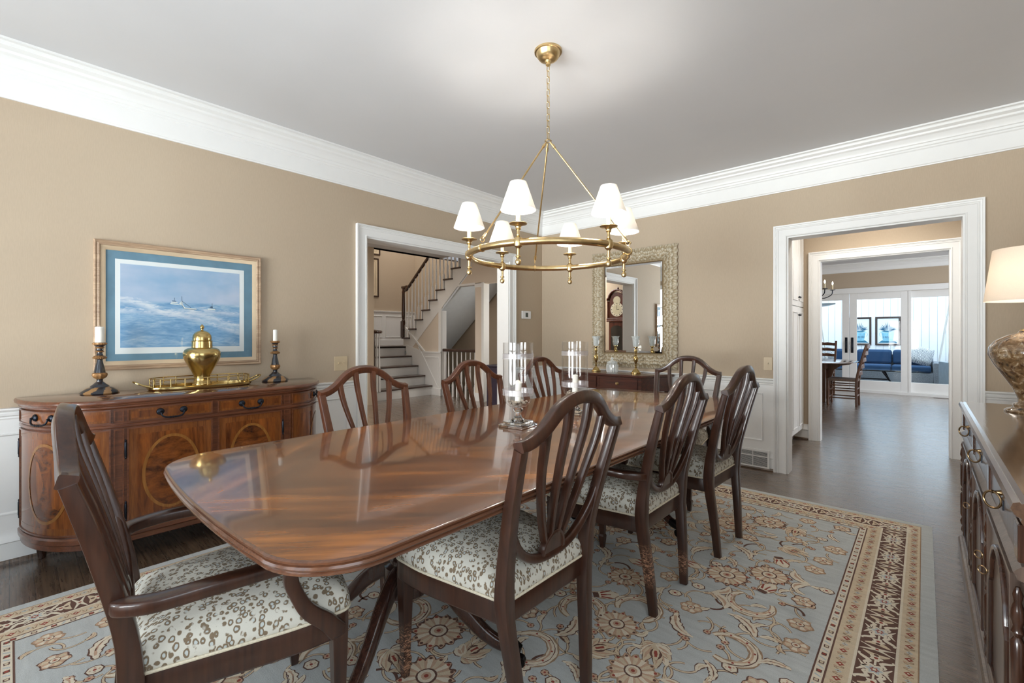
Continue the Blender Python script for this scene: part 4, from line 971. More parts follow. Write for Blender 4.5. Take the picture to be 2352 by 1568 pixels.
def bail(b, s, z, hw, o):
    for sg in (-1, 1):
        x, y = SP(s+sg*hw, o); x2, y2 = SP(s+sg*hw, o+.012)
        b.tube([(x, y, z), ((x+x2)/2, (y+y2)/2, z), (x2, y2, z)], [.019, .017, .008], 14)
        b.tube([(x2, y2, z), tuple([*SP(s+sg*hw, o+.020), z-.004])], .006, 8)
    b.tube(spline([(*SP(s-hw, o+.018), z-.004), (*SP(s-hw+.006, o+.022), z-.022), (*SP(s-hw*.55, o+.024), z-.032), (*SP(s, o+.025), z-.033), (*SP(s+hw*.55, o+.024), z-.032), (*SP(s+hw-.006, o+.022), z-.022), (*SP(s+hw, o+.018), z-.004)], 4), .0045, 8)
    for q in (-.012, 0, .012): b.lathe([(.002, -.006), (.0065, 0), (.002, .006)], (*SP(s+q, o+.025), z-.033), 8)
sF0, sD, sF1 = s_of_y(-.397), s_of_y(.012), s_of_y(.395)
secs = [(.035, s_of_y(-.462)), (sF0, s_of_y(-.002)), (s_of_y(.026), sF1), (s_of_y(.46), SL-.035)]
for i, (s0, s1) in enumerate(secs):
    b = MB(); cpanel(b, s0, s1, .763, .835, .002, .006, 0); cframe(b, s0, s1, .763, .835, .006, .006, .011, 1); cframe(b, s0+.006, s1-.006, .769, .829, .012, .006, .0066, 2)
    d = b.obj('drawer', [FLAME, SBW, CROSSV], sb, smooth=40)
    h = MB(); bail(h, (s0+s1)/2 if i not in (0, 3) else ((s0+s1)/2-.01), .803, .054, .008); h.obj('handle', IRON, d)
    b = MB(); z0, z1 = .198, .732; cpanel(b, s0, s1, z0, z1, .002, .006, 0); cframe(b, s0, s1, z0, z1, .007, .006, .011, 1); cframe(b, s0+.007, s1-.007, z0+.007, z1-.007, .034, .006, .0066, 2)
    sc, zc_ = (s0+s1)/2, (z0+z1)/2; a = min(.135, (s1-s0)/2-.06); coval(b, sc, zc_, a, .207, .0072, 4); coval(b, sc, zc_, a, .207, .0080, 3, a-.015, .192)
    b.obj('door', [FLAME, SBW, CROSSV, BAND, OVALV], sb, smooth=40)
for s0, s1 in ((s_of_y(-.452), sF0-.012), (sF1+.012, s_of_y(.452))):
    b = MB()
    for z0, z1 in ((.768, .830), (.198, .730)): cframe(b, s0, s1, z0, z1, .007, .001, .007)
    b.obj('pilaster', SBW, sb, smooth=40)
for s in (.022, sF0-.006, sF1+.007, SL-.022):
    for z in (.29, .62):
        b = MB(); x, y = SP(s, .010); b.lathe([(.002, -.052), (.005, -.046), (.003, -.040), (.0055, -.034), (.0055, .034), (.003, .040), (.005, .046), (.002, .052)], (x, y, z), 10); b.obj('hinge', IRON, sb)
for x, y in ((.055, -.70), (.055, .70), (.43, -.42), (.43, .42)):
    b = MB(); b.lathe([(.012, 0), (.016, .004), (.022, .055), (.026, .062), (.022, .068), (.030, .10), (.036, .118), (.036, .124)], (x, y, 0), 18); b.obj('foot', CABD, sb)

# candlesticks, candles, tray, urn
def stripes(name):
    m, nt, bb = nodes(name); t = nt.nodes.new('ShaderNodeTexCoord'); sp = nt.nodes.new('ShaderNodeSeparateXYZ'); L(nt, t.outputs['Object'], sp.inputs[0])
    an = math2(nt, 'ARCTAN2', sp.outputs[1], sp.outputs[0]); r_ = math2(nt, 'SQRT', math2(nt, 'ADD', math2(nt, 'POWER', sp.outputs[0], 2), math2(nt, 'POWER', sp.outputs[1], 2)))
    w = math2(nt, 'SINE', math2(nt, 'ADD', math2(nt, 'MULTIPLY', an, 6), math2(nt, 'MULTIPLY', r_, 60)))
    f = math2(nt, 'ADD', math2(nt, 'MULTIPLY', w, .5), noise(nt, coords(nt), 60, 3)); L(nt, ramp(nt, f, [(.50, srgb(30, 32, 40)), (.62, srgb(150, 112, 70))]), bb.inputs['Base Color'])
    bb.inputs['Roughness'].default_value = .3; bb.inputs['Coat Weight'].default_value = .4; return m
STR = stripes('black_gold_swirl'); GOLDW = plain('worn_gold_paint', srgb(150, 110, 68), .4, .4, .35, 120); BLACKL = plain('black_lacquer', srgb(34, 36, 44), .16, .0, .1, 20, .6)
def candlestick(loc, label, cl, cr, chh):
    c = thing('candlestick', label, 'candlestick', loc, R.random()*6, 'black and gold candlesticks on the sideboard')
    MB().lathe([(.082, 0), (.088, .006), (.084, .016), (.06, .034), (.044, .040)], n=36).obj('base', STR, c)
    b = MB(); b.lathe([(.044, .040), (.042, .046), (.030, .056), (.022, .064), (.015, .070), (.014, .080), (.016, .084)], n=30); b.lathe([(.026, .122), (.022, .15), (.014, .185), (.013, .196), (.016, .200)], n=30); b.lathe([(.013, .215), (.016, .224), (.013, .230), (.012, .238), (.013, .246), (.017, .252), (.016, .262), (.017, .272), (.024, .280)], n=30)
    b.obj('stem', BLACKL, c)
    b = MB(); b.lathe([(.014, .084), (.028, .094), (.034, .108), (.032, .118), (.026, .122)], n=40, flute=.05, fn=10); b.obj('gilt_ornament', GOLDW, c); b = MB(); b.lathe([(.016, .200), (.030, .204), (.032, .210), (.024, .218), (.013, .222)], n=40, flute=.04, fn=20); b.obj('gilt_ornament', GOLDW, c); b = MB(); b.lathe([(.0165, .240), (.020, .244), (.0165, .248)], n=24); b.obj('gilt_ornament', GOLDW, c); b = MB(); b.lathe([(.018, .262), (.021, .267), (.018, .271)], n=24); b.obj('gilt_ornament', GOLDW, c); b = MB(); b.lathe([(.022, .280), (.032, .286), (.032, .292), (.026, .296)], n=40, flute=.04, fn=14)
    b.obj('gilt_ornament', GOLDW, c)
    q = MB(); q.lathe([(cr, 0), (cr, chh-.004), (cr-.003, chh), (.003, chh-.001)], n=22); q.tube([(0, 0, chh-.002), (.001, 0, chh+.006)], .0008, 6)
    w = q.obj('pillar_candle', CANDLE, None, loc=(loc[0], loc[1], loc[2]+.2962)); tag(w, cl, 'candle', 'candles on the sideboard candlesticks')
ZS = .8899
candlestick((-3.545, .352, ZS), 'black and gold turned candlestick at the left end of the sideboard', 'thick white candle in the left sideboard candlestick', .021, .092)
candlestick((-3.545, 1.315, ZS), 'black and gold turned candlestick at the right end of the sideboard', 'slim white candle in the right sideboard candlestick', .0145, .082)
def oval8(a, c, n=48): return [(a*abs(cos(t))**.72*(1 if cos(t) > 0 else -1), c*abs(sin(t))**.72*(1 if sin(t) > 0 else -1)) for t in [2*PI*i/n+.001 for i in range(n)]]
tr = thing('serving_tray', 'polished brass gallery tray with loop handles on the sideboard', 'tray', (-3.50, .846, ZS))
b = MB(); b.rings([[(x, y, z) for x, y in oval8(.125*q, .285*q)] for q, z in ((.94, 0), (.97, .002), (1, .010), (1, .020), (.97, .022), (.965, .009), (.2, .008))]); b.obj('tray_base', BRASSP, tr, smooth=40)
b = MB(); o = oval8(.118, .272, 60); b.tube([(x, y, .070) for x, y in o], .0032, 6, loop=True); b.tube([(x, y, .047) for x, y in o], .0018, 6, loop=True)
for i in range(0, 60, 3): x, y = o[i]; b.lathe([(.0022, .018), (.0045, .026), (.0022, .034), (.004, .045), (.0022, .052), (.0042, .062), (.003, .070)], (x, y, 0), 7)
b.obj('gallery_rail', BRASSP, tr)
for sg in (-1, 1):
    b = MB(); b.tube(spline([(-.045, sg*.268, .022), (-.040, sg*.30, .032), (-.028, sg*.338, .052), (0, sg*.350, .058), (.028, sg*.338, .052), (.040, sg*.30, .032), (.045, sg*.268, .022)], 5), .0055, 8); b.obj('handle', BRASSP, tr)
ur = thing('brass_urn', 'brass lidded ginger jar standing on the gallery tray', 'urn', (-3.50, .846, ZS+.0085))
MB().lathe([(.050, 0), (.053, .006), (.052, .018), (.046, .030), (.044, .045), (.045, .060), (.047, .072), (.060, .100), (.076, .130), (.091, .160), (.101, .185), (.1045, .205), (.102, .222), (.093, .237), (.077, .246), (.058, .250), (.0565, .290)], n=44).obj('body', BRASSP, ur, smooth=60)
b = MB(); b.lathe([(.0605, .2902), (.0615, .2925), (.052, .296), (.053, .310), (.050, .330), (.040, .346), (.022, .357), (.008, .362), (.006, .370), (.012, .378), (.011, .388), (.004, .398), (.0005, .402)], n=40); b.obj('lid', BRASSP, ur, smooth=60)

# sea picture
pc = thing('framed_picture', 'large blue framed print of boats on a stormy sea above the sideboard', 'picture', (XL+.001, .7925, 1.4085))
PFR = wood('limed_frame_wood', srgb(140, 112, 90), srgb(196, 168, 138), 'y', 12, .5, .1); PFR2 = plain('cream_frame_slip', srgb(206, 184, 154), .5, var=.05)
HWp, HHp = .4585, .3855
f3 = lambda u, v, h: (h, u, v)
rect = lambda a, c: [(-a, -c), (a, -c), (a, c), (-a, c)]
b = MB(); b.mitre(rect(HWp-.055, HHp-.048), [(.055, 0), (.055, .022), (.050, .028), (.044, .026), (.040, .022), (.034, .026), (.028, .024), (.024, .018), (.024, 0)], f3, True); b.mitre(rect(HWp-.055, HHp-.048), [(.024, 0), (.024, .019), (.014, .016), (.004, .010), (0, .009), (0, 0)], f3, True, 1)
b.obj('frame', [PFR, PFR2], pc, smooth=30)
BLM = plain('blue_mat_board', srgb(104, 140, 160), .8, var=.10, scale=14); WM = plain('white_mat_board', srgb(226, 232, 232), .8, var=.01); PW = plain('print_paper', srgb(214, 224, 228), .8, var=.01)
b = MB(); b.prism(rect(HWp-.05, HHp-.045), f3, .001, .003); b.obj('outer_mat', BLM, pc, smooth=0)
cy, cz_ = -.005, .0
b = MB(); b.prism([(u+cy, v-.004) for u, v in rect(.355, .292)], f3, .003, .0042); b.obj('inner_mat', WM, pc, smooth=0)
def seamat():
    m, nt, bb = nodes('stormy_sea_print'); t = nt.nodes.new('ShaderNodeTexCoord'); sp = nt.nodes.new('ShaderNodeSeparateXYZ'); L(nt, t.outputs['Object'], sp.inputs[0])
    y, z = sp.outputs[1], sp.outputs[2]
    big = noise(nt, coords(nt, (1, 2.2, 9)), 2.2, 4, .6, .8); fine = noise(nt, coords(nt, (1, 10, 60)), 2, 4, .6, .8); cl = noise(nt, coords(nt, (1, 1.6, 3)), 2.5, 3)
    sky = ramp(nt, cl, [(.3, srgb(142, 176, 206)), (.7, srgb(182, 196, 216))])
    sea = ramp(nt, math2(nt, 'ADD', math2(nt, 'MULTIPLY', big, .6), math2(nt, 'MULTIPLY', fine, .4)), [(.34, srgb(92, 142, 184)), (.48, srgb(122, 164, 200)), (.60, srgb(158, 188, 210)), (.70, srgb(206, 216, 224))])
    hz = math2(nt, 'ADD', z, math2(nt, 'MULTIPLY', big, .02)); k = N(nt, 'ShaderNodeMapRange'); L(nt, hz, k.inputs[0]); k.inputs[1].default_value = .052; k.inputs[2].default_value = .035
    c = mixc(nt, k.outputs[0], sky, sea)
    # foam ridges: two sloping crests
    brk = noise(nt, coords(nt, (1, 7, 26)), 2.4, 5, .65, .6)
    for sl, z0, w, am in ((-.20, -.040, .030, .012), (.03, -.030, .024, .010), (-.30, -.060, .022, .008)):
        ln = math2(nt, 'ADD', math2(nt, 'MULTIPLY', y, sl), z0); ln = math2(nt, 'ADD', ln, math2(nt, 'MULTIPLY', math2(nt, 'SINE', math2(nt, 'MULTIPLY', y, 17)), am))
        dd = math2(nt, 'ABSOLUTE', math2(nt, 'SUBTRACT', z, math2(nt, 'ADD', ln, math2(nt, 'MULTIPLY', math2(nt, 'SUBTRACT', brk, .5), .09)))); q = N(nt, 'ShaderNodeMapRange'); L(nt, dd, q.inputs[0]); q.inputs[1].default_value = w; q.inputs[2].default_value = 0; q.inputs[4].default_value = 1.0
        c = mixc(nt, math2(nt, 'MULTIPLY', q.outputs[0], math2(nt, 'MULTIPLY', math2(nt, 'SUBTRACT', brk, .30), 2.6, True), True), c, srgb(214, 220, 226))
    L(nt, c, bb.inputs['Base Color']); bb.inputs['Roughness'].default_value = .7; return m
BOATW, BOATD = plain('boat_white_ink', srgb(214, 222, 218), .8), plain('boat_dark_ink', srgb(70, 96, 122), .8)
b = MB(); b.prism([(u+cy-.003, v+.002) for u, v in rect(.328, .259)], f3, .0042, .0052)
def ink(poly, m=1, e=0): b.add([(.0056+e, u, v) for u, v in poly], [tuple(range(len(poly)))], m)
ink([(-.085, .030), (-.040, .026), (-.040, .020), (-.085, .024)], 1); ink([(-.080, .040), (-.048, .038), (-.046, .031), (-.082, .033)], 1); ink([(-.075, .048), (-.055, .046), (-.053, .041), (-.077, .042)], 2)
ink([(-.040, .024), (-.022, .018), (-.012, -.004), (.040, -.010), (.060, -.006), (.058, .000), (-.004, .004), (-.014, .016), (-.022, .046), (-.026, .046)], 1)
for p, q in (((-.024, .078), (-.022, .020)), ((-.022, .046), (.028, .004)), ((-.062, .066), (-.066, .040)), ((-.01, -.004), (.060, -.008)), ((-.022, .018), (-.01, -.004)), ((.150, .040), (.150, .010)), ((.130, .012), (.176, .000))):
    d = Vector((q[0]-p[0], q[1]-p[1])).normalized()*.0012; ink([(p[0]-d.y, p[1]+d.x), (q[0]-d.y, q[1]+d.x), (q[0]+d.y, q[1]-d.x), (p[0]+d.y, p[1]-d.x)], 2, .0003)
ink([(.122, .004), (.170, .002), (.168, -.006), (.126, -.005)], 1); ink([(.142, .020), (.154, .018), (.154, .008), (.138, .008)], 2, .0002)
b.obj('sea_print', [seamat(), BOATW, BOATD], pc, smooth=0)
# handwritten pencil line under the image
b = MB(); xx = .0
for wlen in (.026, .010, .034):
    n = int(wlen/.0012); b.tube([(.0046, .0+xx+i*.0012, -.276+.0035*sin(i*1.9)+.002*sin(i*.7)) for i in range(n)], .00045, 4); xx += wlen+.006
b.obj('signature', BOATD, pc)
g = MB(); g.prism(rect(HWp-.056, HHp-.049), f3, .0075, .0085); g.obj('picture_glass', PICG, pc, smooth=0)

# ------------------------------------------------------------ carved mirror
mr = thing('wall_mirror', 'rectangular mirror in a wide carved silvered leaf frame over the console', 'mirror', (-2.387, YB-.001, 1.523))
MW, MH, FW = .51, .653, .165
def carve(u, w):
    """u along, w across 0..1: scrolling leaf clusters"""
    cellL = .118; c = (u/cellL) % 1.0; x = (c-.5)*cellL; y = w*FW-.012
    if int(u/cellL) % 2: x += .012*sin(y*40)
    else: x -= .012*sin(y*40)
    r_ = math.hypot(x, y); th = math.atan2(x, y); h = 0; prev = 0
    for k, (R1, n1) in enumerate(((.040, 4), (.078, 5), (.118, 6), (.175, 8))):
        edge = R1*(.86+.14*abs(cos(n1*th)))
        if r_ < edge:
            t = (r_-prev*.86)/(edge-prev*.86+1e-6); return .22+.62*max(0, t)**1.3+.16*cos(n1*4*th)*min(1, t*1.5)-.10*k*0
        prev = R1
    return .2
base = table_fn([(0, .014), (.04, .020), (.10, .016), (.13, .020), (.35, .036), (.6, .040), (.85, .026), (.97, .014), (1, .004)])
vals = []; b = MB()
for side_ in range(4):
    ln = 2*(MW if side_ % 2 == 0 else MH); other = MH if side_ % 2 == 0 else MW
    nu, nw = int(ln/.0062), 26; vs = []; 
    for i in range(nu+1):
        for j in range(nw+1):
            w = j/nw; half_ = ln/2-FW+w*FW; u = lerp(-half_, half_, i/nu); d = other-FW+w*FW
            cv = carve(u+ln, w) if w > .12 else (.25+.25*sin(u*500))*(w > .05)
            h = base(w)+.017*cv*(1 if w > .12 else .25)
            if w > .985: dd = d+.004*sin(u*90)
            else: dd = d
            X_, Z_ = [(u, -dd), (dd, u), (-u, dd), (-dd, -u)][side_]
            vs.append((X_, -h, Z_)); vals.append(cv)
    fs = [(i*(nw+1)+j, (i+1)*(nw+1)+j, (i+1)*(nw+1)+j+1, i*(nw+1)+j+1) for i in range(nu) for j in range(nw)]
    b.add(vs, fs)
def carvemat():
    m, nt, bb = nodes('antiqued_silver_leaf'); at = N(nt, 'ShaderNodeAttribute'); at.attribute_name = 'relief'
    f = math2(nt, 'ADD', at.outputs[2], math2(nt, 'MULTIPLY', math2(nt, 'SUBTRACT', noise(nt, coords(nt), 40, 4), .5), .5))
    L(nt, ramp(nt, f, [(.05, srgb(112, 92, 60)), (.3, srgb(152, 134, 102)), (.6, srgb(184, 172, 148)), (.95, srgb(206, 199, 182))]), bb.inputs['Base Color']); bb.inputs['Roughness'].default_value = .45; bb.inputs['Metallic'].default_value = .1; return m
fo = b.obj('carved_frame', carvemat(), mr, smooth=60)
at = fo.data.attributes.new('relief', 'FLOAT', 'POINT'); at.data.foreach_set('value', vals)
b = MB(); b.box(-MW+.004, MW-.004, -.005, 0, -MH+.004, MH-.004); b.obj('backing', PFR, mr, smooth=0)
b = MB(); gx, gz = MW-FW, MH-FW; e = .022
b.add([(-gx, -.0065, -gz), (gx, -.0065, -gz), (gx, -.0065, gz), (-gx, -.0065, gz), (-gx+e, -.0095, -gz+e), (gx-e, -.0095, -gz+e), (gx-e, -.0095, gz-e), (-gx+e, -.0095, gz-e)], [(4, 5, 6, 7), (0, 1, 5, 4), (1, 2, 6, 5), (2, 3, 7, 6), (3, 0, 4, 7)]); b.obj('mirror_glass', MIRR, mr, smooth=0)

# console with drawers under the mirror
cn = thing('console_table', 'dark walnut serving console with drawers and canted sides below the mirror', 'console', (-2.59, YB-.031, 0))
def cant(o, z): return [(-.50-o, -.365-o, z), (.50+o, -.365-o, z), (.66+o, -.02, z), (.66+o, 0, z), (-.66-o, 0, z), (-.66-o, -.02, z)]
MB().rings([cant(o, z) for o, z in ((.008, .797), (.02, .800), (.028, .806), (.028, .816), (.022, .824))]).obj('top', CONSW, cn, smooth=0)
MB().rings([cant(0, .655), cant(0, .797)]).obj('case', CONSW, cn, smooth=0)
for u0, u1 in ((-.46, -.015), (.015, .46)):
    b = MB(); b.box(u0, u1, -.372, -.364, .672, .786); f = lambda u, v, h: (u, -.372-h, v); b.mitre([(u0, .672), (u1, .672), (u1, .786), (u0, .786)], [(0, 0), (0, .004), (-.006, .004), (-.008, 0)], f, True)
    d = b.obj('drawer', CONSW, cn, smooth=0)
    b = MB(); b.tube([((u0+u1)/2, -.372, .728), ((u0+u1)/2, -.384, .728), ((u0+u1)/2, -.388, .728), ((u0+u1)/2, -.396, .728)], [.016, .006, .015, .010], 16); b.obj('knob', BRASS, d)
for x, y in ((-.47, -.335), (.47, -.335), (-.62, -.03), (.62, -.03)):
    b = MB(); b.rings([[(x+a*w, y+q*w, z) for a, q in ((-1, -1), (1, -1), (1, 1), (-1, 1))] for w, z in ((.011, 0), (.02, .655))]); b.obj('leg', CONSW, cn, smooth=0)
b = MB(); b.box(.54, .56, -.21, -.19, .66, .79); b.box(.592, .612, -.12, -.10, .66, .79)
ZT = .8242
def brasscandle(x, y, label):
    c = thing('brass_candlestick', label, 'candlestick', (x, y, ZT), 0, 'brass candlesticks on the console')
    MB().lathe([(.050, 0), (.052, .006), (.050, .014), (.040, .018), (.036, .026), (.026, .040), (.014, .050), (.009, .060), (.014, .068), (.008, .076), (.013, .086), (.008, .094), (.012, .110), (.022, .132), (.025, .150), (.022, .172), (.012, .190), (.016, .198), (.009, .206), (.013, .222), (.018, .236), (.014, .250), (.010, .262), (.014, .270), (.024, .276), (.024, .280)], n=26).obj('stem', BRASSP, c)
    b = MB(); b.lathe([(.020, .2802), (.027, .290), (.031, .312), (.031, .340), (.035, .368), (.046, .392), (.0445, .392), (.033, .368), (.029, .340), (.029, .312), (.024, .292)], n=48, flute=.03, fn=14, cap0=True, cap1=False); b.obj('glass_cup', FLUTE, c, smooth=60)
brasscandle(-2.715, 4.40, 'brass candlestick with a fluted glass cup, left of the crystal jar on the console')
brasscandle(-2.245, 4.42, 'brass candlestick with a fluted glass cup, right of the crystal jar on the console')
b = MB(); b.lathe([(.046, 0), (.055, .004), (.061, .03), (.062, .06), (.060, .085), (.050, .095), (.052, .10), (.056, .102)], (0, 0, 0), 32, flute=.05, fn=16, cap1=False); b.lathe([(.056, .103), (.050, .112), (.030, .128), (.012, .134), (.008, .140), (.014, .152), (.010, .164), (.001, .168)], (0, 0, 0), 32, flute=.04, fn=16)
o = b.obj('crystal_jar', FLUTE, None, loc=(-2.49, 4.36, ZT), smooth=0); tag(o, 'cut crystal lidded jar between the two brass candlesticks', 'jar')

# ------------------------------------------------------------ oak cabinet at the right edge
CBX, CB0, CB1 = .155, 1.56, 3.64
cb = thing('oak_cabinet', 'grey brown carved oak cabinet with ring pulls and turned spindles at the right edge', 'cabinet', (CBX+.02, (CB0+CB1)/2, 0))
hl = (CB1-CB0)/2
b = MB(); b.box(0, .50, -hl+.03, hl-.03, .10, .80); b.obj('carcass', CABW, cb, smooth=0)
b = MB(); b.prism([(-.03, 0), (-.03, .075), (-.024, .085), (-.016, .088), (-.012, .100), (0, .106), (.52, .106), (.52, 0)], lambda u, v, t: (u, t, v), -hl-.005, hl+.005); b.obj('plinth', CABW, cb, smooth=20)
b = MB(); P_ = [(-.008, .798), (-.012, .806), (-.010, .812), (-.022, .820), (-.028, .834), (-.024, .846), (-.014, .850), (-.010, .846), (.0, .852), (.52, .852), (.52, .798)]
b.prism(P_, lambda u, v, t: (u, t, v), -hl-.02, hl+.01); b.obj('top', CABT, cb, smooth=20)
b = MB(); b.prism([(-.004, .655), (-.014, .66), (-.014, .668), (-.020, .674), (-.014, .682), (-.006, .690), (0, .692), (0, .655)], lambda u, v, t: (u, t, v), -hl+.02, hl-.02); b.obj('waist_moulding', CABW, cb, smooth=20)
ctr = [-.67, 0, .67]
for i, yc in enumerate((-.665, -.02, .61)):
    w = .28
    b = MB(); b.box(-.008, 0, yc-w, yc+w, .70, .79); d = b.obj('drawer', CABW, cb, smooth=0, bevel=.003)
    p = MB(); p.tube([(-.008, yc, .771), (-.022, yc, .771), (-.028, yc, .771)], [.008, .004, .006], 12); th = rad(25)
    p.tube([(-.026-.017*cos(t), yc+.013*cos(t), .748+.024*sin(t)) for t in [k*2*PI/20 for k in range(20)]], .0032, 8, loop=True); p.obj('ring_pull', BRONZE, d)
    p = MB(); p.box(-.010, -.0081, yc-.055, yc-.040, .735, .762); p.obj('escutcheon', IRON, d)
    b = MB(); b.box(-.010, 0, yc-w, yc+w, .115, .645)
    f = lambda u, v, h: (-.010-h, u, v)
    b.mitre([(yc-w, .115), (yc+w, .115), (yc+w, .645), (yc-w, .645)], [(0, 0), (0, .008), (-.012, .008), (-.016, 0)], f, True)
    arch = [(yc-.20, .16), (yc-.20, .44)]+[(yc-.20+.04*k/3, .44+.01*k) for k in (1, 2)]+[(yc+.17*cos(t), .47+.13*sin(t)) for t in [PI-k*PI/10 for k in range(11)]]+[(yc+.20, .44), (yc+.20, .16)]
    d = b.obj('door', CABW, cb, smooth=20)
    b = MB(); b.sweep([(-.014, u, v) for u, v in arch], .016, .014, (1, 0, 0), rnd=.6, loop=True); b.obj('arched_moulding', CABD, d)
    p = MB(); yk = yc+(-.25 if i == 1 else (.25 if i == 0 else -.25)) if i else yc+.25
    p.tube([(-.010, yk, .445), (-.022, yk, .445)], .0045, 10); p.tube([(-.030-.010*cos(t), yk+.008*cos(t), .445+.013*sin(t)) for t in [k*2*PI/16 for k in range(16)]], .0020, 6, loop=True); p.obj('door_pull', BRONZE, d)
SPN = [(.006, 0), (.011, .01), (.006, .03), (.012, .04), (.014, .055), (.007, .07), (.013, .085), (.0135, .18), (.007, .19), (.012, .20), (.007, .212), (.0125, .225), (.0135, .32), (.007, .33), (.0125, .34), (.0085, .352), (.014, .368), (.012, .385), (.007, .40), (.010, .415), (.004, .43)]
for y in (hl-.045, .295, -.355, -hl+.045):
    b = MB(); b.lathe([(r_, z*1.18) for r_, z in SPN], (-.010, y, .125), 12); b.obj('spindle', CABD, cb)
    b = MB(); b.box(-.013, 0, y-.03, y+.03, .70, .79); b.obj('fluted_block', CABD, cb, smooth=0, bevel=.003)

# glass lamp on the cabinet
LX, LY, LZ_ = .392, 3.333, .8522
lp = thing('table_lamp', 'large mottled brown glass urn lamp with a cream shade on the oak cabinet', 'lamp', (LX, LY, LZ_))
def mottled():
    m, nt, bb = nodes('mottled_brown_glass'); v = N(nt, 'ShaderNodeTexVoronoi', Scale=42.0); L(nt, coords(nt, (1, 1, .8)), v.inputs['Vector']); n2 = noise(nt, coords(nt), 26, 4, .7, 1.0)
    c = ramp(nt, n2, [(.38, srgb(44, 26, 14)), (.50, srgb(96, 62, 34)), (.58, srgb(150, 124, 96)), (.66, srgb(214, 200, 176))]); L(nt, mixc(nt, .35, c, ramp(nt, v.outputs[0], [(.2, (.02, .012, .006)), (.5, srgb(160, 130, 90))])), bb.inputs['Base Color'])
    bb.inputs['Roughness'].default_value = .08; bb.inputs['Coat Weight'].default_value = 1; bb.inputs['Coat Roughness'].default_value = .01; return m
MB().lathe([(.094, 0), (.096, .006), (.088, .014), (.070, .020), (.066, .028), (.068, .036), (.052, .050), (.050, .064), (.054, .080), (.070, .120), (.100, .175), (.135, .235), (.152, .280), (.150, .315), (.128, .350), (.090, .375), (.050, .388), (.045, .398)], n=48).obj('glass_body', mottled(), lp, smooth=60)
MB().lathe([(.046, .3982), (.040, .405), (.018, .412), (.012, .43), (.022, .436), (.012, .444), (.012, .56), (.004, .57)], n=24).obj('brass_neck', BRASS, lp)
sh = MB().lathe([(.168, .545), (.1365, .800), (.1355, .800), (.167, .545)], n=56, cap0=False, cap1=False).obj('lamp_shade', SHADE2, lp, smooth=60)
b = MB(); b.tube([(0, 0, .57), (0, 0, .80), (0, 0, .83)], [.003, .003, .008], 8); b.tube([(-.136, 0, .795), (.136, 0, .795)], .002, 6); b.obj('harp', BRASS, lp)
l = bpy.data.lights.new('bulb_glow', 'POINT'); l.energy = 1.9; l.color = (1, .88, .74); l.shadow_soft_size = .03
lo = bpy.data.objects.new('bulb_glow', l); COL.objects.link(lo); lo.location = (0, 0, .655); lo.parent = lp

# ------------------------------------------------------------ small wall fittings
def plate(name, label, cat, f, w, h, mt, toggles=(0,), screen=False):
    t = MB(); t.prism(roundpoly([(-w/2, -h/2), (w/2, -h/2), (w/2, h/2), (-w/2, h/2)], .006, 3), f, 0, .006); o = t.obj(name, mt, None, smooth=20, bevel=.0015); tag(o, label, cat)
    if screen: q = MB(); q.prism([(-.022, -.026), (.022, -.026), (.022, .026), (-.022, .026)], f, .0062, .0075); q.obj('screen', SCREEN, o, smooth=0)
    for u in toggles: q = MB(); q.prism([(u-.005, -.012), (u+.005, -.012), (u+.005, .012), (u-.005, .012)], f, .006, .008); q.prism([(u-.004, 0), (u+.004, 0), (u+.004, .010), (u-.004, .006)], f, .008, .018); q.obj('toggle', mt, o, smooth=0)
    return o
plate('light_switch', 'almond double light switch plate beside the stair hall opening', 'light switch', lambda u, v, h: (XL+h, 1.883+u, .989+v), .116, .12, ALMOND, (-.023, .023))
plate('light_switch', 'almond single light switch plate left of the pantry opening', 'light switch', lambda u, v, h: (-1.05+u, YB-h, .969+v), .070, .117, ALMOND)
plate('thermostat', 'white thermostat with a dark screen near the room corner', 'thermostat', lambda u, v, h: (XL+.001+h*2.5, 4.30+u, 1.478+v), .165, .095, WPLAST, (), True)
vt = thing('wall_vent', 'white slotted heating vent low on the wall left of the pantry opening', 'vent', (-1.17, YB-.019, 0))
b = MB(); b.mitre([(-.12, .03), (.12, .03), (.12, .165), (-.12, .165)], [(0, 0), (0, .006), (.018, .009), (.020, 0)], lambda u, v, h: (u, -h, v), True); b.box(-.122, .122, -.002, 0, .028, .167); b.obj('frame', WHITE, vt, smooth=20)
b = MB()
for i in range(15): z = .034+.0089*i; b.prism([(0, z), (-.007, z+.001), (-.007, z+.0048), (0, z+.0035)], lambda u, v, t: (u-.001, t, v), -.118, .118)
g = MB()
for (x_, y_, z_) in [(x_, y_, z_) for x_, y_, z_ in b.v]: g.v.append((y_, x_, z_))
g.f = b.f; g.m = b.m; g.box(-.003, .003, -.009, -.002, .03, .165); MB().box(-.119, .119, -.0026, -.0021, .031, .164).obj('slot_shade_sheet', SCREEN, vt, smooth=0); g.obj('louvre_slats', plain('vent_grey_shadow_paint', srgb(214, 214, 212), .5, var=.01), vt, smooth=0)  # slats greyed and a dark sheet put behind them as the slots' shade

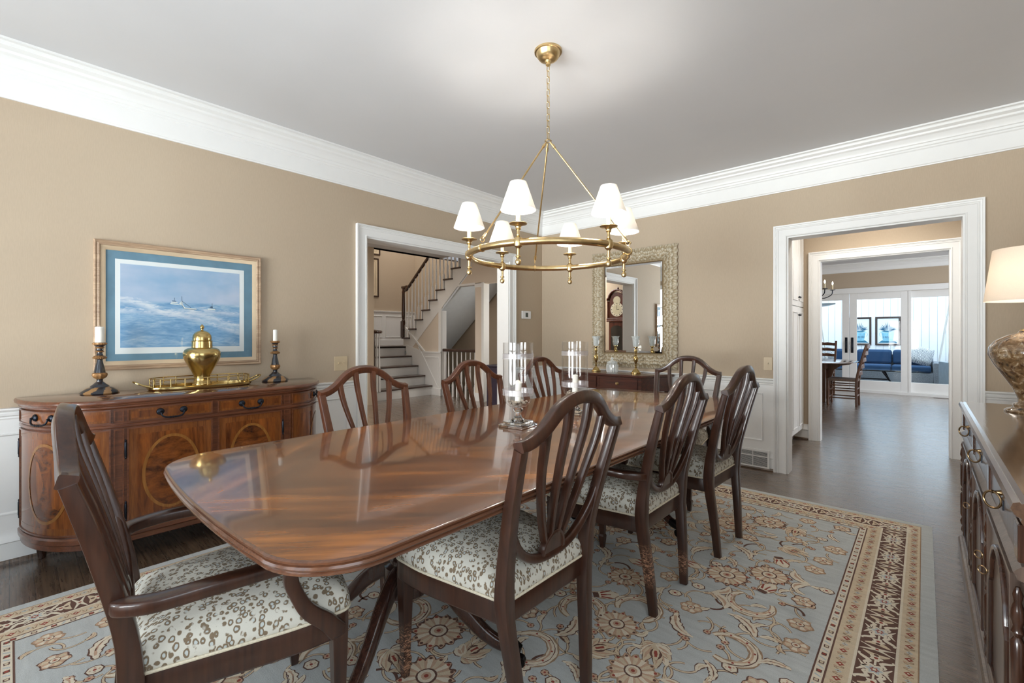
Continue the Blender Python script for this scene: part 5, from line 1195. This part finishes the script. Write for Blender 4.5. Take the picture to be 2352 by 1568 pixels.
# ------------------------------------------------------------ pantry cabinet
pt = thing('pantry_cabinet', 'tall white pantry cabinet with beaded doors inside the passage', 'cabinet', (-1.052, 5.62, 0))
b = MB(); b.box(-.60, -.02, -.62, .676, .12, 2.74); b.box(-.60, -.10, -.62, .676, 0, .12); b.obj('body', WHITE, pt, smooth=0)
for j, (z0, z1) in enumerate(((.135, 1.545), (1.555, 2.60))):
    for y0, y1, ky in ((-.30, .02, 0), (.025, .355, 1), (.36, .67, 0)):
        b = MB(); b.box(-.02, 0, y0, y1, z0, z1); f = lambda u, v, h: (h, u, v)
        b.mitre([(y0+.055, z0+.07), (y1-.055, z0+.07), (y1-.055, z1-.07), (y0+.055, z1-.07)], [(.012, 0), (.008, .008), (0, .003), (-.006, -.004), (-.02, -.004), (-.02, -.01), (.012, -.01)], f, True)
        d = b.obj('door', WHITE, pt, smooth=20, bevel=.002)
        yk = y0+.03 if not ky else y1-.03; zk = z1-.09 if j == 0 else z0+.10
        p = MB(); p.tube([(0, yk, zk), (.012, yk, zk), (.016, yk, zk), (.026, yk, zk)], [.005, .004, .013, .008], 10); p.obj('knob', IRON, d)

# ------------------------------------------------------------ breakfast room
bt = thing('breakfast_table', 'round brown wooden drop leaf table in the breakfast room', 'table', (-1.86, 10.35, 0))
MB().lathe([(.95, .725), (.985, .733), (.985, .745), (.96, .75)], n=56).obj('tabletop', wood('worn_table_top', srgb(84, 56, 44), srgb(128, 92, 74), 'x', 8, .12, .8), bt)
b = MB(); b.box(-.52, .52, -.34, .34, .60, .724); b.obj('apron', KITW, bt, smooth=0, bevel=.004)
for sx in (-1, 1):
    b = MB(); b.prism([(sx*.50, .724), (sx*.90, .724), (sx*.86, .69), (sx*.72, .66), (sx*.62, .58), (sx*.58, .45), (sx*.50, .38)], lambda u, v, t: (u, t, v), -.02, .02); b.obj('leaf_bracket', KITW, bt, smooth=0)
for sx in (-1, 1):
    for sy in (-1, 1): b = MB(); b.box(sx*.48-.045, sx*.48+.045, sy*.30-.045, sy*.30+.045, 0, .60); b.obj('leg', KITW, bt, smooth=0, bevel=.005)
b = MB(); b.box(-.46, .46, -.03, .03, .10, .17); b.obj('stretcher', KITW, bt, smooth=0)
def ladder(loc, rz, label, H_=1.06):
    c = thing('ladder_back_chair', label, 'chair', loc, rz, 'ladder back chairs in the breakfast room')
    for sg in (-1, 1):
        b = MB(); pts = spline([(sg*.20, -.20, 0), (sg*.20, -.20, .45), (sg*.21, -.27, .8), (sg*.21, -.335, H_)], 4); b.sweep(pts, .036, .036, (0, 1, 0), rnd=.4); b.obj('leg', KITW, c)
        b = MB(); b.lathe([(.014, 0), (.022, .03), (.014, .06), (.020, .12), (.024, .30), (.020, .34), (.020, .46)], (sg*.22, .20, 0), 12); b.obj('leg', KITW, c)
        b = MB()
        for z in (.14, .27, .36): b.tube([(sg*.20, -.20, z), (sg*.22, .20, z)], .010, 8)
        b.obj('stretcher', KITW, c)
    b = MB()
    for y, zz in ((-.20, (.18, .30)), (.20, (.14, .26))):
        for z in zz: b.tube([(-.20, y, z), (.20, y, z)], .011, 8)
    b.obj('stretcher', KITW, c)
    for i in range(5):
        z = .54+.115*i; y = -.20-.135*(z-.45)/(.61)-.01; n = 9; poly = [(-.20+.40*k/(n-1), z+.055+.018*sin(PI*k/(n-1))+.006*cos(6*PI*k/(n-1))) for k in range(n)]+[(.20-.40*k/(n-1), z+.008*sin(PI*k/(n-1))) for k in range(n)]
        b = MB(); b.prism(poly, lambda u, v, w: (u, y-.03*(1-(u/.2)**2)+w, v), -.007, .007); b.obj('ladder_slat', KITW, c, smooth=0)
    b = MB(); b.rings([[(x*q, y*q, z) for x, y in roundpoly([(-.21, -.21), (.21, -.21), (.235, .215), (-.235, .215)], .02, 3)] for q, z in ((1, .43), (1.01, .45), (.97, .468), (.5, .462))]); b.obj('rush_seat', plain('dark_rush_seat', srgb(96, 78, 66), .7, var=.3, scale=50, bmp=.4), c)
    return c
ladder((-1.05, 9.88, 0), PI/2, 'brown ladder back chair at the near side of the round breakfast table', 1.06)
ladder((-1.62, 11.45, 0), PI-.1, 'brown ladder back chair on the far side of the round breakfast table', 1.10)
ic = thing('iron_chandelier', 'black iron candle chandelier over the breakfast table', 'chandelier', (-1.66, 10.35, 2.05))
b = MB(); b.lathe([(.004, -.10), (.018, -.08), (.01, -.05), (.03, 0), (.012, .06), (.016, .2), (.006, .45), (.005, .70), (.05, .715), (.055, .724)], n=16); b.obj('stem', IRON, ic)
for k in range(6):
    a = rad(20+60*k); dx, dy = cos(a), sin(a)
    b = MB(); b.tube(spline([(dx*q, dy*q, z) for q, z in ((.01, .0), (.12, -.10), (.26, -.12), (.38, -.06), (.40, .02))], 5), .008, 8); b.lathe([(.006, .02), (.045, .03), (.047, .036), (.008, .036)], (dx*.40, dy*.40, 0), 16); ar = b.obj('arm', IRON, ic)
    MB().lathe([(.011, .036), (.011, .13), (.004, .132)], (dx*.4, dy*.4, 0), 12).obj('candle_sleeve', SLEEVE, ar)
    MB().lathe([(.003, .132), (.012, .15), (.010, .17), (.001, .195)], (dx*.4, dy*.4, 0), 12).obj('light_bulb', emis('clear_bulb_glow_%d' % k, (1, .85, .6), 30), ar)
fv = MB(); fv.box(-.14, .14, -.035, .035, 0, .004); 
for i in range(12): fv.box(-.125+.0215*i, -.112+.0215*i, -.026, .026, .004, .0055)
o = fv.obj('floor_vent', plain('brown_vent_metal', srgb(70, 54, 44), .5), None, loc=(.28, 12.12, 0), smooth=0); tag(o, 'small dark floor vent in front of the right glass panel', 'vent')

# ------------------------------------------------------------ sunroom beyond the glass doors
def potpic(loc, label):
    p = thing('framed_picture', label, 'picture', loc, 0, 'potted plant pictures in the sunroom')
    f = lambda u, v, h: (u, -h, v); w, h_ = .26, .375
    b = MB(); b.mitre(rect(w-.045, h_-.045), [(.045, 0), (.045, .022), (.02, .026), (0, .014), (0, 0)], f, True); b.obj('frame', plain('dark_brown_frame', srgb(52, 38, 34), .4), p, smooth=20)
    b = MB(); b.prism(rect(w-.04, h_-.04), f, .001, .004)
    def q(poly, m, e=0): b.add([(u, -.0048-e, v) for u, v in poly], [tuple(range(len(poly)))], m)
    q([(-.20, -.315), (.20, -.315), (.12, -.25), (-.12, -.25)], 1); q([(-.10, -.265), (.10, -.265), (.135, -.02), (-.135, -.02)], 2, .0003)
    q([(.15*cos(t), -.02+.03*sin(t)) for t in [i*PI/8 for i in range(16)]], 3, .0006); q([(.12*cos(t), -.015+.02*sin(t)) for t in [i*PI/8 for i in range(16)]], 1, .0009)
    rr2 = random.Random(4)
    for i in range(15):
        a = PI*(.08+.84*i/14); ln = .14+.10*rr2.random(); c = (.05*cos(a), .0); e = (c[0]+ln*cos(a), .02+ln*sin(a)); nx_, nz_ = -sin(a)*.010, cos(a)*.010
        q([c, ((c[0]+e[0])/2+nx_, (c[1]+e[1])/2+nz_), e, ((c[0]+e[0])/2-nx_, (c[1]+e[1])/2-nz_)], 1 if i % 2 else 4, .0012)
    for sg in (-1, 1):
        for i in range(9):
            t = -1.2+2.6*i/8; t2 = t+.33; cx_, cz2 = sg*.13, -.09; q([(cx_+sg*.05*cos(t), cz2+.06*sin(t)), (cx_+sg*.05*cos(t2), cz2+.06*sin(t2)), (cx_+sg*.042*cos(t2), cz2+.052*sin(t2)), (cx_+sg*.042*cos(t), cz2+.052*sin(t))], 2, .0004)
    for i in range(7): x = -.09+.03*i; q([(x, -.16), (x+.010, -.13), (x+.02, -.16), (x+.010, -.19)], 4, .0008)
    b.obj('plant_print', [PW, plain('teal_ink', srgb(40, 110, 140), .8, var=.3), plain('light_blue_ink', srgb(120, 180, 206), .8, var=.2), plain('pale_blue_ink', srgb(170, 210, 224), .8), plain('deep_blue_ink', srgb(30, 80, 116), .8)], p, smooth=0)
potpic((-1.30, YS-.004, 1.335), 'dark framed blue potted plant picture, left of the pair in the sunroom')
potpic((-.70, YS-.004, 1.335), 'dark framed blue potted plant picture, right of the pair in the sunroom')
sf = thing('wicker_sofa', 'grey wicker sofa with navy cushions against the white board wall', 'sofa', (-.95, 14.72, 0))
b = MB(); b.box(-1.12, 1.12, -.42, .42, .04, .34); b.box(-1.12, 1.12, .28, .44, .34, .74)
for sg in (-1, 1): b.prism(roundpoly([(sg*1.12, .04), (sg*1.32, .04), (sg*1.34, .56), (sg*1.10, .60)], .06, 4), lambda u, v, t: (u, t, v), -.42, .40)
b.obj('wicker_frame', WICK, sf, smooth=30, bevel=.02)
for i in range(3):
    x0 = -1.08+.725*i
    b = MB(); b.box(x0, x0+.71, -.44, .20, .345, .50); b.obj('seat_cushion', NAVY, sf, smooth=0, bevel=.04)
    b = MB(); b.box(x0, x0+.71, .10, .30, .505, .86); b.obj('back_cushion', NAVY, sf, smooth=0, bevel=.06)
def pillow(loc, rot, label):
    b = MB(); n = 10; vs = []
    for s_ in (1, -1):
        for i in range(n+1):
            for j in range(n+1):
                u, v = -1+2*i/n, -1+2*j/n; h = .085*((1-u**4)*(1-v**4))**.5; vs.append((u*.22*(1-.06*abs(v)), s_*h, v*.22*(1-.06*abs(u))))
    fs = [(o_+i*(n+1)+j, o_+(i+1)*(n+1)+j, o_+(i+1)*(n+1)+j+1, o_+i*(n+1)+j+1) for o_ in (0, (n+1)**2) for i in range(n) for j in range(n)]
    o = b.add(vs, fs).obj('throw_pillow', PILL, None, loc=loc, rot=rot, smooth=60); tag(o, label, 'pillow', 'patterned pillows in the sunroom')
def pillmat():
    m, nt, bb = nodes('grey_patterned_pillow'); w = N(nt, 'ShaderNodeTexWave', Scale=14.0, Distortion=7.0, Detail=2.0); L(nt, coords(nt, (1, 1, 1), (0, .6, 0)), w.inputs['Vector']); L(nt, ramp(nt, w.outputs[1], [(.4, srgb(112, 122, 132)), (.6, srgb(206, 212, 216))]), bb.inputs['Base Color']); bb.inputs['Roughness'].default_value = .9; return m
PILL = pillmat()
pillow((-.05, 14.56, .74), (-.35, .3, .1), 'grey patterned pillow leaning at the right end of the sofa')
pillow((-1.95, 14.56, .74), (-.35, -.3, -.1), 'grey patterned pillow leaning at the left end of the sofa')
ct = thing('coffee_table', 'low dark table with a glossy top in front of the wicker sofa', 'table', (-1.0, 13.65, 0))
b = MB(); b.box(-.62, .62, -.32, .32, .40, .43); b.obj('tabletop', plain('black_glass_top', (.02, .025, .03), .05), ct, smooth=0, bevel=.006)
b = MB()
for sx in (-1, 1):
    b.tube([(sx*.50, -.26, 0), (sx*.30, .26, .40)], .018, 8); b.tube([(sx*.50, .26, 0), (sx*.30, -.26, .40)], .018, 8)
b.tube([(-.4, 0, .2), (.4, 0, .2)], .014, 8); b.obj('crossed_legs', IRON, ct)
wch = thing('wicker_chair', 'grey wicker armchair at the right side of the sunroom', 'chair', (.95, 14.0, 0), -PI/2)
b = MB(); b.box(-.36, .36, -.36, .36, .04, .36); b.box(-.36, .36, -.40, -.26, .36, .78)
for sg in (-1, 1): b.box(sg*.36-.07, sg*.36+.07, -.38, .38, .04, .58)
b.obj('wicker_frame', WICK, wch, smooth=0, bevel=.03); b = MB(); b.box(-.28, .28, -.25, .34, .365, .48); b.obj('seat_cushion', NAVY, wch, smooth=0, bevel=.03)
def heater(loc, label, tilt=0):
    h = thing('patio_heater', label, 'heater', loc, .3, 'pyramid patio heaters in the sunroom'); h.rotation_euler = (0, tilt, .3)
    b = MB(); b.box(-.24, .24, -.24, .24, 0, .55); b.obj('base_housing', plain('heater_grey', srgb(150, 165, 175), .4, .4), h, smooth=0, bevel=.01)
    for a, c in ((-1, -1), (1, -1), (1, 1), (-1, 1)):
        b = MB(); b.sweep([(a*.23, c*.23, .55), (a*.06, c*.06, 1.92)], .03, .03, (1, 0, 0)); b.obj('leg', MESHW, h)
    b = MB(); b.lathe([(.05, .551), (.05, 1.90)], n=18, cap0=False, cap1=False); b.obj('glass_tube', GLASST, h)
    b = MB(); b.rings([[(x*q, y*q, z) for x, y in ((-.36, -.36), (.36, -.36), (.36, .36), (-.36, .36))] for q, z in ((.5, 1.92), (1, 1.95), (1, 1.975), (.3, 2.02))]); b.obj('reflector', plain('heater_top_steel', srgb(120, 128, 132), .3, .8), h, smooth=0)
    return h
heater((-1.98, 13.2, 0), 'pyramid patio heater with a flat reflector behind the left door leaf')
heater((.53, 13.1, 0), 'pyramid patio heater with white legs behind the right glass panel').scale = (1, 1, 1.22)

# ------------------------------------------------------------ stair hall contents
def botan(loc, w, h_, label, seed):
    p = thing('framed_print', label, 'picture', loc, 0, 'botanical prints on the stair wall')
    f = lambda u, v, h: (h, u, v)
    b = MB(); b.mitre(rect(w-.03, h_-.03), [(.03, 0), (.03, .018), (.012, .022), (0, .012), (0, 0)], f, True); b.obj('frame', plain('dark_bronze_frame_%d' % seed, srgb(60, 40, 30), .35), p, smooth=20)
    b = MB(); b.prism(rect(w-.025, h_-.025), f, .001, .004)
    def q(pts, wd, m=1): 
        P = [Vector(x) for x in pts]; vs = []
        for i in range(len(P)):
            t = (P[min(i+1, len(P)-1)]-P[max(0, i-1)]).normalized(); nn = Vector((-t.y, t.x))*(wd*(.4+sin(PI*i/(len(P)-1))*.6))/2; vs += [(.0046, P[i].x+nn.x, P[i].y+nn.y), (.0046, P[i].x-nn.x, P[i].y-nn.y)]
        b.add(vs, [(2*i, 2*i+1, 2*i+3, 2*i+2) for i in range(len(P)-1)], m)
    for (a, c), (d, e) in (((-1, -1), (1, -1)), ((1, -1), (1, 1)), ((1, 1), (-1, 1)), ((-1, 1), (-1, -1))): q([(a*(w-.09), c*(h_-.09)), ((a+d)/2*(w-.09), (c+e)/2*(h_-.09)), (d*(w-.09), e*(h_-.09))], .012)
    r3 = random.Random(seed)
    for i in range(6):
        a = PI*(.15+.7*i/5); q([(.0+.2*t*cos(a)+.06*t*t*(1 if cos(a) > 0 else -1), -h_+.16+(h_*1.4)*t*sin(a)*.8) for t in [k/8 for k in range(9)]], .030)
    b.obj('botanical_print', [plain('cream_print_paper_%d' % seed, srgb(206, 188, 158), .8, var=.05), plain('sepia_ink_%d' % seed, srgb(120, 100, 78), .8)], p, smooth=0)
botan((-9.697, 5.48, 2.60), .46, .46, 'framed botanical print low on the stair wall', 1)
botan((-9.697, 5.50, 3.58), .48, .44, 'framed botanical print higher on the stair wall, cut off by the opening', 2)
ck = thing('grandfather_clock', 'tall mahogany longcase clock in the stair hall, seen in the mirror', 'clock', (-5.0, .17, 0), PI)
ck.rotation_euler = (0, 0, 0)
CKW = wood('clock_mahogany', srgb(54, 24, 16), srgb(98, 48, 32), 'z', 8, .25, .5)
b = MB(); b.box(-.27, .27, -.15, .15, 0, .10); b.box(-.25, .25, -.14, .14, .10, .62); b.box(-.19, .19, -.12, .12, .62, 1.52); b.box(-.26, .26, -.15, .15, 1.52, 1.56); b.box(-.24, .24, -.14, .14, 1.56, 1.60)
b.prism([(-.24, 1.60), (.24, 1.60), (.24, 1.98)]+[(.24-.02*k, 1.98+.0*k) for k in (1, 2)]+[(.17*cos(t), 2.0+.17*sin(t)) for t in [k*PI/10 for k in range(11)]]+[(-.20, 1.98), (-.24, 1.98)], lambda u, v, t: (u, t, v), -.13, .10)
b.obj('case', CKW, ck, smooth=0, bevel=.006)
b = MB(); ar_ = [(.25, 2.0), (.23, 2.03)]+[(.20*cos(t), 2.02+.20*sin(t)) for t in [.15+k*(PI-.3)/10 for k in range(11)]]+[(-.23, 2.03), (-.25, 2.0)]; b.sweep([(u, .06, v) for u, v in ar_], .035, .16, (0, 1, 0), rnd=.4); b.lathe([(.02, 2.21), (.03, 2.24), (.006, 2.29)], (0, .06, 0), 12); b.obj('pediment', CKW, ck)
for x in (-.215, .215): b = MB(); b.lathe([(.016, 1.60), (.013, 1.64), (.013, 1.94), (.016, 1.98)], (x, .125, 0), 12); b.obj('column', CKW, ck)
b = MB(); b.tube([(0, .101, 1.79), (0, .106, 1.79)], .155, 36, 0); b.tube([(0, .1065, 1.79), (0, .108, 1.79)], .11, 36, 1); b.tube([(0, .103, 1.99), (0, .107, 1.99)], .09, 24, 1); b.box(-.003, .003, .1085, .110, 1.79, 1.88, 2); b.box(-.003, .06, .1085, .110, 1.787, 1.793, 2)
for k in range(12): a = k*PI/6; b.tube([(.132*cos(a), .1065, 1.79+.132*sin(a)), (.132*cos(a), .108, 1.79+.132*sin(a))], .010, 6, 2)
b.obj('clock_face', [plain('silvered_dial', srgb(214, 206, 184), .3, .3), plain('ivory_dial', srgb(190, 180, 150), .4), BLACKM], ck)
b = MB(); b.prism([(-.14, .68), (.14, .68), (.14, 1.36)]+[(.14*cos(t), 1.36+.08*sin(t)) for t in [k*PI/8 for k in range(1, 8)]]+[(-.14, 1.36)], lambda u, v, t: (u, t, v), .121, .124); b.obj('door_glass', plain('dark_clock_glass', (.03, .025, .02), .06), ck, smooth=0)
dk = thing('writing_desk', 'dark plum wooden chest standing in the stair hall beside the opening', 'chest', (-4.72, 5.30, 0))
b = MB(); b.box(-.36, .36, -.28, .28, .04, .735); b.obj('body', NAVYC, dk, smooth=0, bevel=.006)
b = MB(); b.box(-.385, .385, -.30, .30, .736, .762); b.obj('top', NAVYC, dk, smooth=0, bevel=.006)
for x in (-.33, .33):
    for y in (-.25, .25): b = MB(); b.box(x-.03, x+.03, y-.03, y+.03, 0, .04); b.obj('foot', NAVYC, dk, smooth=0)
